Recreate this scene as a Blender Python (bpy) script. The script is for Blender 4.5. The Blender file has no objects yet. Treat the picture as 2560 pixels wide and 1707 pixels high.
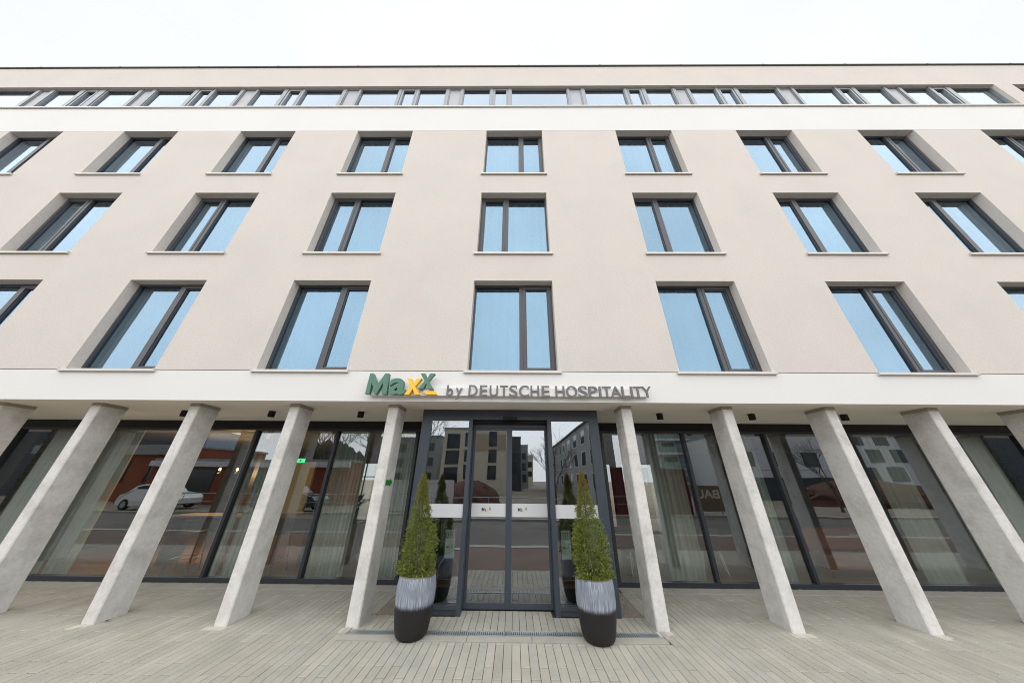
import bpy, bmesh, math, random
from mathutils import Vector, Matrix
random.seed(7)
R = math.radians
S = bpy.context.scene
COL = S.collection

# ---------------------------------------------------------------- camera
H = 1.8589
F = 706.957 / 2560 * 36
pitch, yaw, roll = R(25.967), R(-0.5195), R(0.4602)
fwd = Vector((math.sin(yaw) * math.cos(pitch), math.cos(yaw) * math.cos(pitch), math.sin(pitch)))
rt = Vector((math.cos(yaw), -math.sin(yaw), 0))
up = rt.cross(fwd)
r2 = math.cos(roll) * rt + math.sin(roll) * up
u2 = -math.sin(roll) * rt + math.cos(roll) * up
cam_d = bpy.data.cameras.new('camera')
cam_d.sensor_width = 36; cam_d.lens = F; cam_d.clip_start = 0.05; cam_d.clip_end = 2000
cam = bpy.data.objects.new('camera', cam_d); COL.objects.link(cam)
m = Matrix((r2, u2, -fwd)).transposed().to_4x4(); m.translation = (0, -5, H)
cam.matrix_world = m
S.camera = cam

# ---------------------------------------------------------------- world + sun
SUN_EL, SUN_AZ = R(44), R(184)
w = bpy.data.worlds.new('World'); S.world = w; w.use_nodes = True
nt = w.node_tree; nt.nodes.clear()
N = nt.nodes.new; L = nt.links.new
out = N('ShaderNodeOutputWorld'); bg = N('ShaderNodeBackground'); bg.inputs[1].default_value = 0.06
sky = N('ShaderNodeTexSky'); sky.sky_type = 'NISHITA'; sky.sun_disc = False
sky.sun_elevation = SUN_EL; sky.sun_rotation = SUN_AZ; sky.air_density = 1.0; sky.dust_density = 4.0
tc = N('ShaderNodeTexCoord'); sep = N('ShaderNodeSeparateXYZ'); L(tc.outputs['Generated'], sep.inputs[0])
mr = N('ShaderNodeMapRange'); mr.inputs[1].default_value = 0.0; mr.inputs[2].default_value = 1.0
mr.inputs[3].default_value = 0.93; mr.inputs[4].default_value = 0.98
L(sep.outputs['Z'], mr.inputs[0])
cn = N('ShaderNodeTexNoise'); cn.inputs['Scale'].default_value = 2.6; cn.inputs['Detail'].default_value = 5
L(tc.outputs['Generated'], cn.inputs['Vector'])
cm = N('ShaderNodeMapRange'); cm.inputs[1].default_value = 0.3; cm.inputs[2].default_value = 0.7
cm.inputs[3].default_value = 0.66; cm.inputs[4].default_value = 1.12
# the cloud cover is broken on the street side and even over the roof
ky = N('ShaderNodeMapRange'); ky.inputs[1].default_value = 0.25; ky.inputs[2].default_value = -0.25; ky.inputs[3].default_value = 0.12; ky.inputs[4].default_value = 1.0
L(sep.outputs['Y'], ky.inputs[0])
km = N('ShaderNodeMix'); km.data_type = 'FLOAT'; km.inputs[2].default_value = 1.0; L(ky.outputs[0], km.inputs[0])
L(cn.outputs['Fac'], cm.inputs[0]); L(cm.outputs[0], km.inputs[3])
mul = N('ShaderNodeMath'); mul.operation = 'MULTIPLY'; L(mr.outputs[0], mul.inputs[0]); L(km.outputs[0], mul.inputs[1])
oc = N('ShaderNodeVectorMath'); oc.operation = 'SCALE'; oc.inputs[0].default_value = (8.35, 8.6, 8.9)
L(mul.outputs[0], oc.inputs['Scale'])
mx = N('ShaderNodeMix'); mx.data_type = 'RGBA'; mx.inputs[0].default_value = 0.95
L(sky.outputs[0], mx.inputs[6]); L(oc.outputs[0], mx.inputs[7]); L(mx.outputs[2], bg.inputs[0]); L(bg.outputs[0], out.inputs[0])
sd = bpy.data.lights.new('sun', 'SUN'); sd.energy = 1.5; sd.angle = R(130); sd.color = (1, 0.98, 0.955)
so = bpy.data.objects.new('sun', sd); COL.objects.link(so)
so.rotation_euler = (R(90) - SUN_EL, 0, math.pi - SUN_AZ + math.pi * 0)
# direction towards the sun: azimuth measured clockwise from +Y
sdir = Vector((math.sin(SUN_AZ) * math.cos(SUN_EL), math.cos(SUN_AZ) * math.cos(SUN_EL), math.sin(SUN_EL)))
so.rotation_euler = sdir.to_track_quat('Z', 'Y').to_euler()
so.location = (0, -20, 40)
S.view_settings.view_transform = 'Standard'; S.view_settings.look = 'None'
S.view_settings.gamma = 1; S.view_settings.exposure = 1.11
S.render.engine = 'CYCLES'
S.cycles.use_denoising = True; S.cycles.pixel_filter_type = 'BLACKMAN_HARRIS'; S.cycles.filter_width = 1.0
S.cycles.max_bounces = 8; S.cycles.diffuse_bounces = 4; S.cycles.glossy_bounces = 4
S.cycles.transparent_max_bounces = 16; S.cycles.transmission_bounces = 4
S.cycles.sample_clamp_indirect = 6

# ---------------------------------------------------------------- helpers
def tag(o, label=None, cat=None, group=None, kind=None):
    if label: o['label'] = label
    if cat: o['category'] = cat
    if group: o['group'] = group
    if kind: o['kind'] = kind
    return o

def empty(name, loc=(0, 0, 0), label=None, cat=None, group=None, rz=0):
    o = bpy.data.objects.new(name, None); COL.objects.link(o); o.location = loc; o.rotation_euler.z = rz
    o.empty_display_size = 0.2
    return tag(o, label, cat, group)

class MB:
    def __init__(s): s.v = []; s.f = []
    def quad(s, a, b, c, d):
        i = len(s.v); s.v += [a, b, c, d]; s.f.append((i, i + 1, i + 2, i + 3)); return s
    def poly(s, pts):
        i = len(s.v); s.v += list(pts); s.f.append(tuple(range(i, i + len(pts)))); return s
    def box(s, x0, x1, y0, y1, z0, z1):
        i = len(s.v)
        s.v += [(x0, y0, z0), (x1, y0, z0), (x1, y1, z0), (x0, y1, z0), (x0, y0, z1), (x1, y0, z1), (x1, y1, z1), (x0, y1, z1)]
        for f in ((0, 3, 2, 1), (4, 5, 6, 7), (0, 1, 5, 4), (1, 2, 6, 5), (2, 3, 7, 6), (3, 0, 4, 7)):
            s.f.append(tuple(i + k for k in f))
        return s
    def ring(s, rings, cap=True, closed=True):
        i = len(s.v); n = len(rings[0])
        for r in rings: s.v += list(r)
        for k in range(len(rings) - 1):
            for j in range(n if closed else n - 1):
                a = i + k * n + j; b = i + k * n + (j + 1) % n
                s.f.append((a, b, b + n, a + n))
        if cap:
            s.f.append(tuple(i + j for j in range(n))[::-1]); s.f.append(tuple(i + (len(rings) - 1) * n + j for j in range(n)))
        return s
    def lathe(s, prof, n=32, c=(0, 0, 0), cap=True):
        return s.ring([[(c[0] + r * math.cos(2 * math.pi * j / n), c[1] + r * math.sin(2 * math.pi * j / n), c[2] + z) for j in range(n)] for r, z in prof], cap)
    def tube(s, p, q, r0, r1=None, n=8, cap=True):
        r1 = r0 if r1 is None else r1
        p = Vector(p); q = Vector(q); d = (q - p).normalized()
        a = d.orthogonal().normalized(); b = d.cross(a)
        rings = [[tuple(c + (a * math.cos(2 * math.pi * j / n) + b * math.sin(2 * math.pi * j / n)) * r) for j in range(n)] for c, r in ((p, r0), (q, r1))]
        return s.ring(rings, cap)
    def prism(s, pts, y0, y1):           # outline in x,z extruded along y
        n = len(pts); i = len(s.v)
        s.v += [(x, y0, z) for x, z in pts] + [(x, y1, z) for x, z in pts]
        s.f.append(tuple(range(i, i + n))); s.f.append(tuple(range(i + n, i + 2 * n))[::-1])
        for j in range(n): s.f.append((i + j, i + (j + 1) % n, i + n + (j + 1) % n, i + n + j))
        return s
    def xprism(s, pts, x0, x1):          # outline in y,z extruded along x
        n = len(pts); i = len(s.v)
        s.v += [(x0, y, z) for y, z in pts] + [(x1, y, z) for y, z in pts]
        s.f.append(tuple(range(i, i + n))); s.f.append(tuple(range(i + n, i + 2 * n))[::-1])
        for j in range(n): s.f.append((i + j, i + (j + 1) % n, i + n + (j + 1) % n, i + n + j))
        return s
    def build(s, name, mat, parent=None, smooth=False, fix=True, bevel=0):
        me = bpy.data.meshes.new(name); me.from_pydata(s.v, [], s.f); me.update()
        if fix or bevel:
            bm = bmesh.new(); bm.from_mesh(me)
            if bevel:
                bmesh.ops.remove_doubles(bm, verts=bm.verts, dist=1e-6)
                bmesh.ops.bevel(bm, geom=list(bm.edges), offset=bevel, segments=2, profile=0.5, affect='EDGES')
            bmesh.ops.recalc_face_normals(bm, faces=bm.faces); bm.to_mesh(me); bm.free()
        if smooth:
            me.polygons.foreach_set('use_smooth', [True] * len(me.polygons))
        me.materials.append(mat)
        o = bpy.data.objects.new(name, me); COL.objects.link(o)
        if parent: o.parent = parent
        return o

def copy_tree(o, parent=None):
    c = o.copy(); COL.objects.link(c); c.parent = parent
    for ch in [k for k in o.children if k is not c]: copy_tree(ch, c)
    return c

# ---------------------------------------------------------------- materials
def mat(name, col, rough=0.6, metal=0.0, spec=0.5, noise=None, bump=None, mottle=None, coat=0.0):
    """noise=(scale, amount) fine value variation; mottle=(scale, colour2, lo, hi) blotches; bump=(scale, distance)"""
    mt = bpy.data.materials.new(name); mt.use_nodes = True
    t = mt.node_tree; b = t.nodes['Principled BSDF']; n = t.nodes.new; l = t.links.new
    b.inputs['Roughness'].default_value = rough; b.inputs['Metallic'].default_value = metal
    b.inputs['Specular IOR Level'].default_value = spec; b.inputs['Coat Weight'].default_value = coat
    geo = n('ShaderNodeNewGeometry'); src = None
    rgb = n('ShaderNodeRGB'); rgb.outputs[0].default_value = (*col, 1); src = rgb.outputs[0]
    if mottle:
        tx = n('ShaderNodeTexNoise'); tx.inputs['Scale'].default_value = mottle[0]; tx.inputs['Detail'].default_value = 6
        tx.inputs['Roughness'].default_value = 0.6
        l(geo.outputs['Position'], tx.inputs['Vector'])
        mrn = n('ShaderNodeMapRange'); mrn.inputs[1].default_value = mottle[2]; mrn.inputs[2].default_value = mottle[3]
        l(tx.outputs['Fac'], mrn.inputs[0])
        mi = n('ShaderNodeMix'); mi.data_type = 'RGBA'; l(mrn.outputs[0], mi.inputs[0]); l(src, mi.inputs[6])
        mi.inputs[7].default_value = (*mottle[1], 1); src = mi.outputs[2]
    if noise:
        tx = n('ShaderNodeTexNoise'); tx.inputs['Scale'].default_value = noise[0]; tx.inputs['Detail'].default_value = 5
        l(geo.outputs['Position'], tx.inputs['Vector'])
        mrn = n('ShaderNodeMapRange'); mrn.inputs[1].default_value = 0.25; mrn.inputs[2].default_value = 0.75
        mrn.inputs[3].default_value = 1 - noise[1]; mrn.inputs[4].default_value = 1 + noise[1]
        l(tx.outputs['Fac'], mrn.inputs[0])
        vm = n('ShaderNodeVectorMath'); vm.operation = 'SCALE'; l(src, vm.inputs[0]); l(mrn.outputs[0], vm.inputs['Scale']); src = vm.outputs[0]
    l(src, b.inputs['Base Color'])
    if bump:
        tx = n('ShaderNodeTexNoise'); tx.inputs['Scale'].default_value = bump[0]; tx.inputs['Detail'].default_value = 4
        l(geo.outputs['Position'], tx.inputs['Vector'])
        bp = n('ShaderNodeBump'); bp.inputs['Strength'].default_value = 0.6; bp.inputs['Distance'].default_value = bump[1]
        l(tx.outputs['Fac'], bp.inputs['Height']); l(bp.outputs[0], b.inputs['Normal'])
    return mt

def glass(name, tint, r0, r1, trans, rough=0.0, wob=0.0):
    """sheet glass: mirror share r0 (head on) .. r1 (grazing), colour tint for the mirror part, trans = colour let through"""
    mt = bpy.data.materials.new(name); mt.use_nodes = True
    t = mt.node_tree; t.nodes.clear(); n = t.nodes.new; l = t.links.new
    o = n('ShaderNodeOutputMaterial'); mxs = n('ShaderNodeMixShader'); tr = n('ShaderNodeBsdfTransparent'); gl = n('ShaderNodeBsdfGlossy')
    tr.inputs[0].default_value = (*trans, 1); gl.inputs['Roughness'].default_value = rough
    geo = n('ShaderNodeNewGeometry')
    dt = n('ShaderNodeVectorMath'); dt.operation = 'DOT_PRODUCT'; l(geo.outputs['Normal'], dt.inputs[0]); l(geo.outputs['Incoming'], dt.inputs[1])
    ab = n('ShaderNodeMath'); ab.operation = 'ABSOLUTE'; l(dt.outputs['Value'], ab.inputs[0])
    om = n('ShaderNodeMath'); om.operation = 'SUBTRACT'; om.inputs[0].default_value = 1; l(ab.outputs[0], om.inputs[1])
    pw = n('ShaderNodeMath'); pw.operation = 'POWER'; l(om.outputs[0], pw.inputs[0]); pw.inputs[1].default_value = 3.2
    mr_ = n('ShaderNodeMapRange'); mr_.inputs[3].default_value = r0; mr_.inputs[4].default_value = r1; l(pw.outputs[0], mr_.inputs[0])
    mc = n('ShaderNodeMix'); mc.data_type = 'RGBA'; l(pw.outputs[0], mc.inputs[0]); mc.inputs[6].default_value = (*tint, 1); mc.inputs[7].default_value = (1, 1, 1, 1)
    l(mc.outputs[2], gl.inputs[0])
    if wob:
        tx = n('ShaderNodeTexNoise'); tx.inputs['Scale'].default_value = 1.3; tx.inputs['Detail'].default_value = 1
        l(geo.outputs['Position'], tx.inputs['Vector'])
        bp = n('ShaderNodeBump'); bp.inputs['Strength'].default_value = 1; bp.inputs['Distance'].default_value = wob
        l(tx.outputs['Fac'], bp.inputs['Height']); l(bp.outputs[0], gl.inputs['Normal'])
    l(mr_.outputs[0], mxs.inputs[0]); l(tr.outputs[0], mxs.inputs[1]); l(gl.outputs[0], mxs.inputs[2]); l(mxs.outputs[0], o.inputs[0])
    return mt

def emit(name, col, st):
    mt = bpy.data.materials.new(name); mt.use_nodes = True; b = mt.node_tree.nodes['Principled BSDF']
    b.inputs['Base Color'].default_value = (*col, 1); b.inputs['Emission Color'].default_value = (*col, 1); b.inputs['Emission Strength'].default_value = st
    return mt

BEIGE = (0.66, 0.618, 0.572)
M = dict(
    beige=mat('beige_render', BEIGE, 0.9, spec=0.2, noise=(28, 0.07), mottle=(0.7, (0.63, 0.59, 0.55), 0.42, 0.66), bump=(70, 0.006)),
    white=mat('white_render', (0.76, 0.757, 0.745), 0.85, spec=0.2, noise=(40, 0.015), bump=(120, 0.0015), mottle=(0.5, (0.735, 0.73, 0.72), 0.45, 0.8)),
    soffit=mat('soffit_render', (0.88, 0.83, 0.73), 0.9, spec=0.1, noise=(50, 0.015)),
    wframe=mat('window_frame_grey', (0.06, 0.064, 0.075), 0.4, spec=0.5),
    frame=mat('anthracite_frame', (0.026, 0.031, 0.040), 0.38, spec=0.5, noise=(8, 0.05)),
    portal=mat('portal_aluminium', (0.045, 0.058, 0.078), 0.42, spec=0.5, noise=(5, 0.06)),
    black=mat('black_metal', (0.012, 0.012, 0.013), 0.5, spec=0.3),
    ribbon=mat('ribbon_frame', (0.24, 0.26, 0.275), 0.35, metal=0.3),
    panel=mat('spandrel_panel', (0.36, 0.37, 0.40), 0.4, metal=0.2, noise=(3, 0.03)),
    sill=mat('sill_aluminium', (0.62, 0.60, 0.56), 0.45, metal=0.2),
    coping=mat('roof_coping', (0.10, 0.10, 0.09), 0.5, metal=0.3),
    concrete=mat('fair_faced_concrete', (0.68, 0.672, 0.65), 0.8, spec=0.25, noise=(22, 0.09), mottle=(3.4, (0.47, 0.46, 0.435), 0.45, 0.78), bump=(35, 0.004)),
    joint=mat('dark_joint', (0.06, 0.055, 0.04), 0.9),
    edging=mat('concrete_edging', (0.40, 0.385, 0.34), 0.85, noise=(30, 0.06), mottle=(3, (0.34, 0.33, 0.30), 0.4, 0.7)),
    galv=mat('galvanised_steel', (0.42, 0.46, 0.47), 0.4, metal=0.6, noise=(30, 0.12)),
    green=mat('green_lacquer', (0.085, 0.205, 0.150), 0.5),
    yellow=mat('yellow_lacquer', (0.93, 0.55, 0.02), 0.45),
    grey=mat('grey_letter_lacquer', (0.145, 0.145, 0.145), 0.5),
    curtain=mat('sheer_curtain', (0.52, 0.53, 0.47), 0.9, noise=(25, 0.05)),
    upcurtain=mat('white_net_curtain', (0.62, 0.64, 0.62), 0.9, noise=(8, 0.06)),
    wood=mat('oak_wood', (0.33, 0.19, 0.10), 0.5, noise=(12, 0.15)),
    floorwood=mat('lobby_parquet', (0.42, 0.21, 0.10), 0.45, noise=(6, 0.12)),
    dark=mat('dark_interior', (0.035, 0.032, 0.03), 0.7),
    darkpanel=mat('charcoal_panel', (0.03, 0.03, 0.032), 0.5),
    cream=mat('cream_wall', (0.75, 0.70, 0.50), 0.8),
    ceil=mat('lobby_ceiling', (0.30, 0.29, 0.27), 0.9),
    sticker=mat('frosted_film', (0.60, 0.62, 0.65), 0.6),
    paper=mat('white_board', (0.80, 0.84, 0.84), 0.5),
    chrome=mat('chrome', (0.7, 0.7, 0.7), 0.15, metal=1.0),
    leaf=mat('leaf_green', (0.02, 0.06, 0.02), 0.4),
    soil=mat('potting_soil', (0.03, 0.022, 0.016), 0.95, bump=(60, 0.01)),
    bark=mat('bark_grey', (0.10, 0.085, 0.07), 0.9, bump=(40, 0.01)),
    arrow=mat('green_arrow_film', (0.02, 0.27, 0.04), 0.45),
    red=mat('container_red', (0.16, 0.022, 0.018), 0.5, noise=(3, 0.15), mottle=(1.5, (0.11, 0.02, 0.015), 0.45, 0.7)),
    tan=mat('banner_tan', (0.20, 0.145, 0.085), 0.6),
    brick=mat('red_brick', (0.28, 0.085, 0.045), 0.9, noise=(25, 0.2)),
    bbrick=mat('beige_brick', (0.43, 0.36, 0.27), 0.9, noise=(20, 0.12)),
    bcream=mat('cream_render', (0.64, 0.585, 0.46), 0.9, noise=(4, 0.05)),
    dgrey=mat('dark_grey_render', (0.07, 0.08, 0.095), 0.9),
    mgrey=mat('mid_grey_render', (0.32, 0.325, 0.325), 0.9, noise=(2, 0.06)),
    bwhite=mat('bright_white_render', (0.72, 0.73, 0.76), 0.85),
    blue=mat('pale_blue_render', (0.33, 0.46, 0.60), 0.85),
    wdark=mat('dark_window_glass', (0.02, 0.03, 0.04), 0.08, spec=0.8),
    balc=mat('balcony_glass', (0.22, 0.32, 0.33), 0.15),
    asphalt=mat('asphalt', (0.11, 0.10, 0.088), 0.85, noise=(30, 0.2), mottle=(0.4, (0.15, 0.14, 0.12), 0.4, 0.65)),
    cycle=mat('brown_path', (0.19, 0.135, 0.105), 0.9, noise=(40, 0.2), mottle=(0.6, (0.14, 0.105, 0.085), 0.4, 0.65)),
    dirt=mat('site_dirt', (0.27, 0.225, 0.17), 0.95, noise=(3, 0.2), mottle=(0.15, (0.22, 0.19, 0.15), 0.4, 0.6)),
    carwhite=mat('white_car_paint', (0.75, 0.76, 0.77), 0.25, coat=0.6),
    cardark=mat('dark_car_paint', (0.03, 0.04, 0.06), 0.25, coat=0.6),
    rubber=mat('rubber', (0.02, 0.02, 0.02), 0.8),
    orange=mat('site_orange', (0.7, 0.13, 0.02), 0.6),
    sofa=mat('rust_red_upholstery', (0.33, 0.085, 0.05), 0.85, noise=(30, 0.1)),
    bulb=emit('warm_bulb', (1.0, 0.55, 0.18), 9),
    exitgreen=emit('exit_sign_green', (0.04, 0.75, 0.25), 1.2),
    ugl=glass('coated_window_glass', (0.42, 0.63, 0.82), 0.28, 0.88, (0.66, 0.72, 0.75), 0.0, 0.002),
    rgl=glass('ribbon_window_glass', (0.54, 0.66, 0.80), 0.37, 0.88, (0.40, 0.43, 0.45), 0.0, 0.002),
    sgl=glass('shop_window_glass', (0.90, 0.94, 1.0), 0.155, 0.85, (0.80, 0.84, 0.82), 0.0, 0.0015),
    dgl=glass('door_glass', (0.88, 0.93, 1.0), 0.235, 0.9, (0.80, 0.84, 0.83), 0.0, 0.0015),
)

def paver_mat():
    mt = bpy.data.materials.new('paving_stone'); mt.use_nodes = True
    t = mt.node_tree; b = t.nodes['Principled BSDF']; n = t.nodes.new; l = t.links.new
    geo = n('ShaderNodeNewGeometry'); cr = n('ShaderNodeValToRGB')
    e = cr.color_ramp.elements; e[0].color = (0.375, 0.358, 0.308, 1); e[1].color = (0.44, 0.418, 0.362, 1)
    for p, c in ((0.3, (0.40, 0.385, 0.33, 1)), (0.55, (0.385, 0.38, 0.335, 1)), (0.8, (0.41, 0.395, 0.335, 1))):
        k = e.new(p); k.color = c
    l(geo.outputs['Random Per Island'], cr.inputs[0])
    tx = n('ShaderNodeTexNoise'); tx.inputs['Scale'].default_value = 2.2; tx.inputs['Detail'].default_value = 8; tx.inputs['Roughness'].default_value = 0.65
    l(geo.outputs['Position'], tx.inputs['Vector'])
    m1 = n('ShaderNodeMapRange'); m1.inputs[1].default_value = 0.3; m1.inputs[2].default_value = 0.7; m1.inputs[3].default_value = 0.86; m1.inputs[4].default_value = 1.1
    l(tx.outputs['Fac'], m1.inputs[0])
    t2 = n('ShaderNodeTexNoise'); t2.inputs['Scale'].default_value = 70; t2.inputs['Detail'].default_value = 4; l(geo.outputs['Position'], t2.inputs['Vector'])
    m2 = n('ShaderNodeMapRange'); m2.inputs[1].default_value = 0.25; m2.inputs[2].default_value = 0.75; m2.inputs[3].default_value = 0.9; m2.inputs[4].default_value = 1.1
    l(t2.outputs['Fac'], m2.inputs[0])
    mm = n('ShaderNodeMath'); mm.operation = 'MULTIPLY'; l(m1.outputs[0], mm.inputs[0]); l(m2.outputs[0], mm.inputs[1])
    vm = n('ShaderNodeVectorMath'); vm.operation = 'SCALE'; l(cr.outputs[0], vm.inputs[0]); l(mm.outputs[0], vm.inputs['Scale'])
    l(vm.outputs[0], b.inputs['Base Color']); b.inputs['Roughness'].default_value = 0.8; b.inputs['Specular IOR Level'].default_value = 0.25
    bp = n('ShaderNodeBump'); bp.inputs['Strength'].default_value = 0.5; bp.inputs['Distance'].default_value = 0.002
    l(t2.outputs['Fac'], bp.inputs['Height']); l(bp.outputs[0], b.inputs['Normal'])
    return mt
M['paver'] = paver_mat()

def island_mat(name, cols, rough=0.85, trans=0.0):
    mt = bpy.data.materials.new(name); mt.use_nodes = True
    t = mt.node_tree; b = t.nodes['Principled BSDF']; n = t.nodes.new; l = t.links.new
    geo = n('ShaderNodeNewGeometry'); cr = n('ShaderNodeValToRGB'); e = cr.color_ramp.elements
    e[0].color = (*cols[0], 1); e[1].color = (*cols[-1], 1)
    for i, c in enumerate(cols[1:-1]):
        k = e.new((i + 1) / (len(cols) - 1)); k.color = (*c, 1)
    l(geo.outputs['Random Per Island'], cr.inputs[0]); l(cr.outputs[0], b.inputs['Base Color'])
    b.inputs['Roughness'].default_value = rough; b.inputs['Specular IOR Level'].default_value = 0.2
    if trans:
        tl = n('ShaderNodeBsdfTranslucent'); l(cr.outputs[0], tl.inputs[0]); ms = n('ShaderNodeMixShader'); ms.inputs[0].default_value = trans
        l(b.outputs[0], ms.inputs[1]); l(tl.outputs[0], ms.inputs[2]); l(ms.outputs[0], t.nodes['Material Output'].inputs[0])
    return mt
M['gravel'] = island_mat('pea_gravel', [(0.20, 0.17, 0.13), (0.36, 0.32, 0.26), (0.28, 0.26, 0.24), (0.46, 0.40, 0.30), (0.33, 0.31, 0.28)])
M['thuja'] = island_mat('thuja_foliage', [(0.075, 0.115, 0.025), (0.19, 0.24, 0.055), (0.11, 0.155, 0.035), (0.30, 0.335, 0.09), (0.15, 0.20, 0.04), (0.38, 0.39, 0.12)], 0.7, 0.3)
M['thujatip'] = island_mat('thuja_dry_tip', [(0.22, 0.15, 0.03), (0.33, 0.19, 0.05), (0.18, 0.17, 0.03), (0.40, 0.24, 0.06)], 0.8, 0.3)

# ---------------------------------------------------------------- hotel
hotel = empty('hotel_building', (0, 0, 0), 'long beige rendered hotel with white bands, rows of dark framed windows and concrete pillars', 'building')
BX0, BX1, BY1 = -22.0, 22.0, 13.0
Z0, ZW1, ZR3, ZS, ZT, ZR = 3.095, 3.673, 11.525, 12.886, 14.267, 15.64
XS = [-15.83, -12.2, -8.52, -4.87, -0.885, 3.08, 6.755, 10.44, 14.16]
WW = 1.71
ROWS = [(3.676, 5.778, 0), (6.568, 8.665, 1), (9.435, 11.525, 0)]

def holes_wall(mb, x0, x1, z0, z1, holes, dep):
    xs = sorted({x0, x1, *[h[0] for h in holes], *[h[1] for h in holes]}); zs = sorted({z0, z1, *[h[2] for h in holes], *[h[3] for h in holes]})
    xs = [x for x in xs if x0 <= x <= x1]; zs = [z for z in zs if z0 <= z <= z1]
    for i in range(len(xs) - 1):
        for j in range(len(zs) - 1):
            cx, cz = (xs[i] + xs[i + 1]) / 2, (zs[j] + zs[j + 1]) / 2
            if any(h[0] < cx < h[1] and h[2] < cz < h[3] for h in holes): continue
            mb.quad((xs[i], 0, zs[j]), (xs[i + 1], 0, zs[j]), (xs[i + 1], 0, zs[j + 1]), (xs[i], 0, zs[j + 1]))
    for a, b, c, d in holes:
        mb.quad((a, 0, c), (a, 0, d), (a, dep, d), (a, dep, c)); mb.quad((b, 0, c), (b, dep, c), (b, dep, d), (b, 0, d))
        mb.quad((a, 0, d), (b, 0, d), (b, dep, d), (a, dep, d)); mb.quad((a, 0, c), (a, dep, c), (b, dep, c), (b, 0, c))

holes = [(x, x + WW, z0, z1) for z0, z1, _ in ROWS for x in XS]
wl = MB(); holes_wall(wl, BX0, BX1, 3.676, ZR3, holes, 0.30)
strips = [(BX0, 16.56), (17.18, BX1)]
holes_wall(wl, BX0, BX1, ZS, ZR, [(a, b, ZS, ZT) for a, b in strips], 0.20)
# end walls and rear wall of the upper storeys
wl.quad((BX0, 0, Z0), (BX0, BY1, Z0), (BX0, BY1, ZR), (BX0, 0, ZR)); wl.quad((BX1, 0, Z0), (BX1, BY1, Z0), (BX1, BY1, ZR), (BX1, 0, ZR))
wl.quad((BX0, BY1, Z0), (BX1, BY1, Z0), (BX1, BY1, ZR), (BX0, BY1, ZR))
wl.build('wall', M['beige'], hotel, fix=False)
wb = MB().quad((BX0, -0.002, Z0), (BX1, -0.002, Z0), (BX1, -0.002, 3.664), (BX0, -0.002, 3.664)); wb.quad((BX0, -0.002, 3.664), (BX1, -0.002, 3.664), (BX1, 0.02, 3.664), (BX0, 0.02, 3.664))
wb.quad((BX0, -0.002, Z0), (BX1, -0.002, Z0), (BX1, 0.03, Z0), (BX0, 0.03, Z0))
tag(wb.build('facade_band', M['white'], hotel, fix=False), 'white rendered band above the pillars')
wb = MB().box(BX0, BX1, -0.003, 0.02, ZR3 + 0.001, ZS - 0.02)
tag(wb.build('facade_band', M['white'], hotel, fix=False), 'white rendered band below the ribbon window')
MB().box(BX0, BX1, 0.012, 0.03, 3.655, 3.69).build('facade_joint', M['joint'], hotel)
MB().box(BX0, BX1, 0.03, BY1, Z0, 3.3).build('soffit', M['soffit'], hotel)
MB().box(BX0 + .1, BX1 - .1, 0.34, BY1 - .1, ZR - 0.5, ZR - 0.1).box(BX0, BX1, 0.0, 0.35, ZR, ZR + .01).build('roof', M['dark'], hotel)
cp = MB().box(BX0 - .05, BX1 + .05, -0.045, 0.40, ZR + .01, ZR + 0.05)
for k in range(15): cp.box(BX0 + k * 3.0 + 1.1, BX0 + k * 3.0 + 1.16, -0.05, 0.405, ZR + .008, ZR + 0.056)
cp.build('roof_coping', M['coping'], hotel)

# --- windows
def wavy(x0, x1, y, z0, z1, amp, per, seed=0, nz=1):
    rnd = random.Random(seed); n = max(8, int((x1 - x0) / per * 10)); mb = MB()
    ph = rnd.uniform(0, 6); pts = []
    for i in range(n + 1):
        x = x0 + (x1 - x0) * i / n
        a = (x - x0) / per * 2 * math.pi + ph
        pts.append((x, y + amp * math.sin(a + 0.9 * math.sin(a * 0.37)) + amp * 0.35 * math.sin(a * 2.3 + ph)))
    for i in range(n):
        (xa, ya), (xb, yb) = pts[i], pts[i + 1]
        mb.quad((xa, ya, z0), (xb, yb, z0), (xb, yb, z1), (xa, ya, z1))
    return mb

def merge_smooth(o):
    bm = bmesh.new(); bm.from_mesh(o.data); bmesh.ops.remove_doubles(bm, verts=bm.verts, dist=1e-5); bm.to_mesh(o.data); bm.free()
    o.data.polygons.foreach_set('use_smooth', [True] * len(o.data.polygons)); return o

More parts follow.
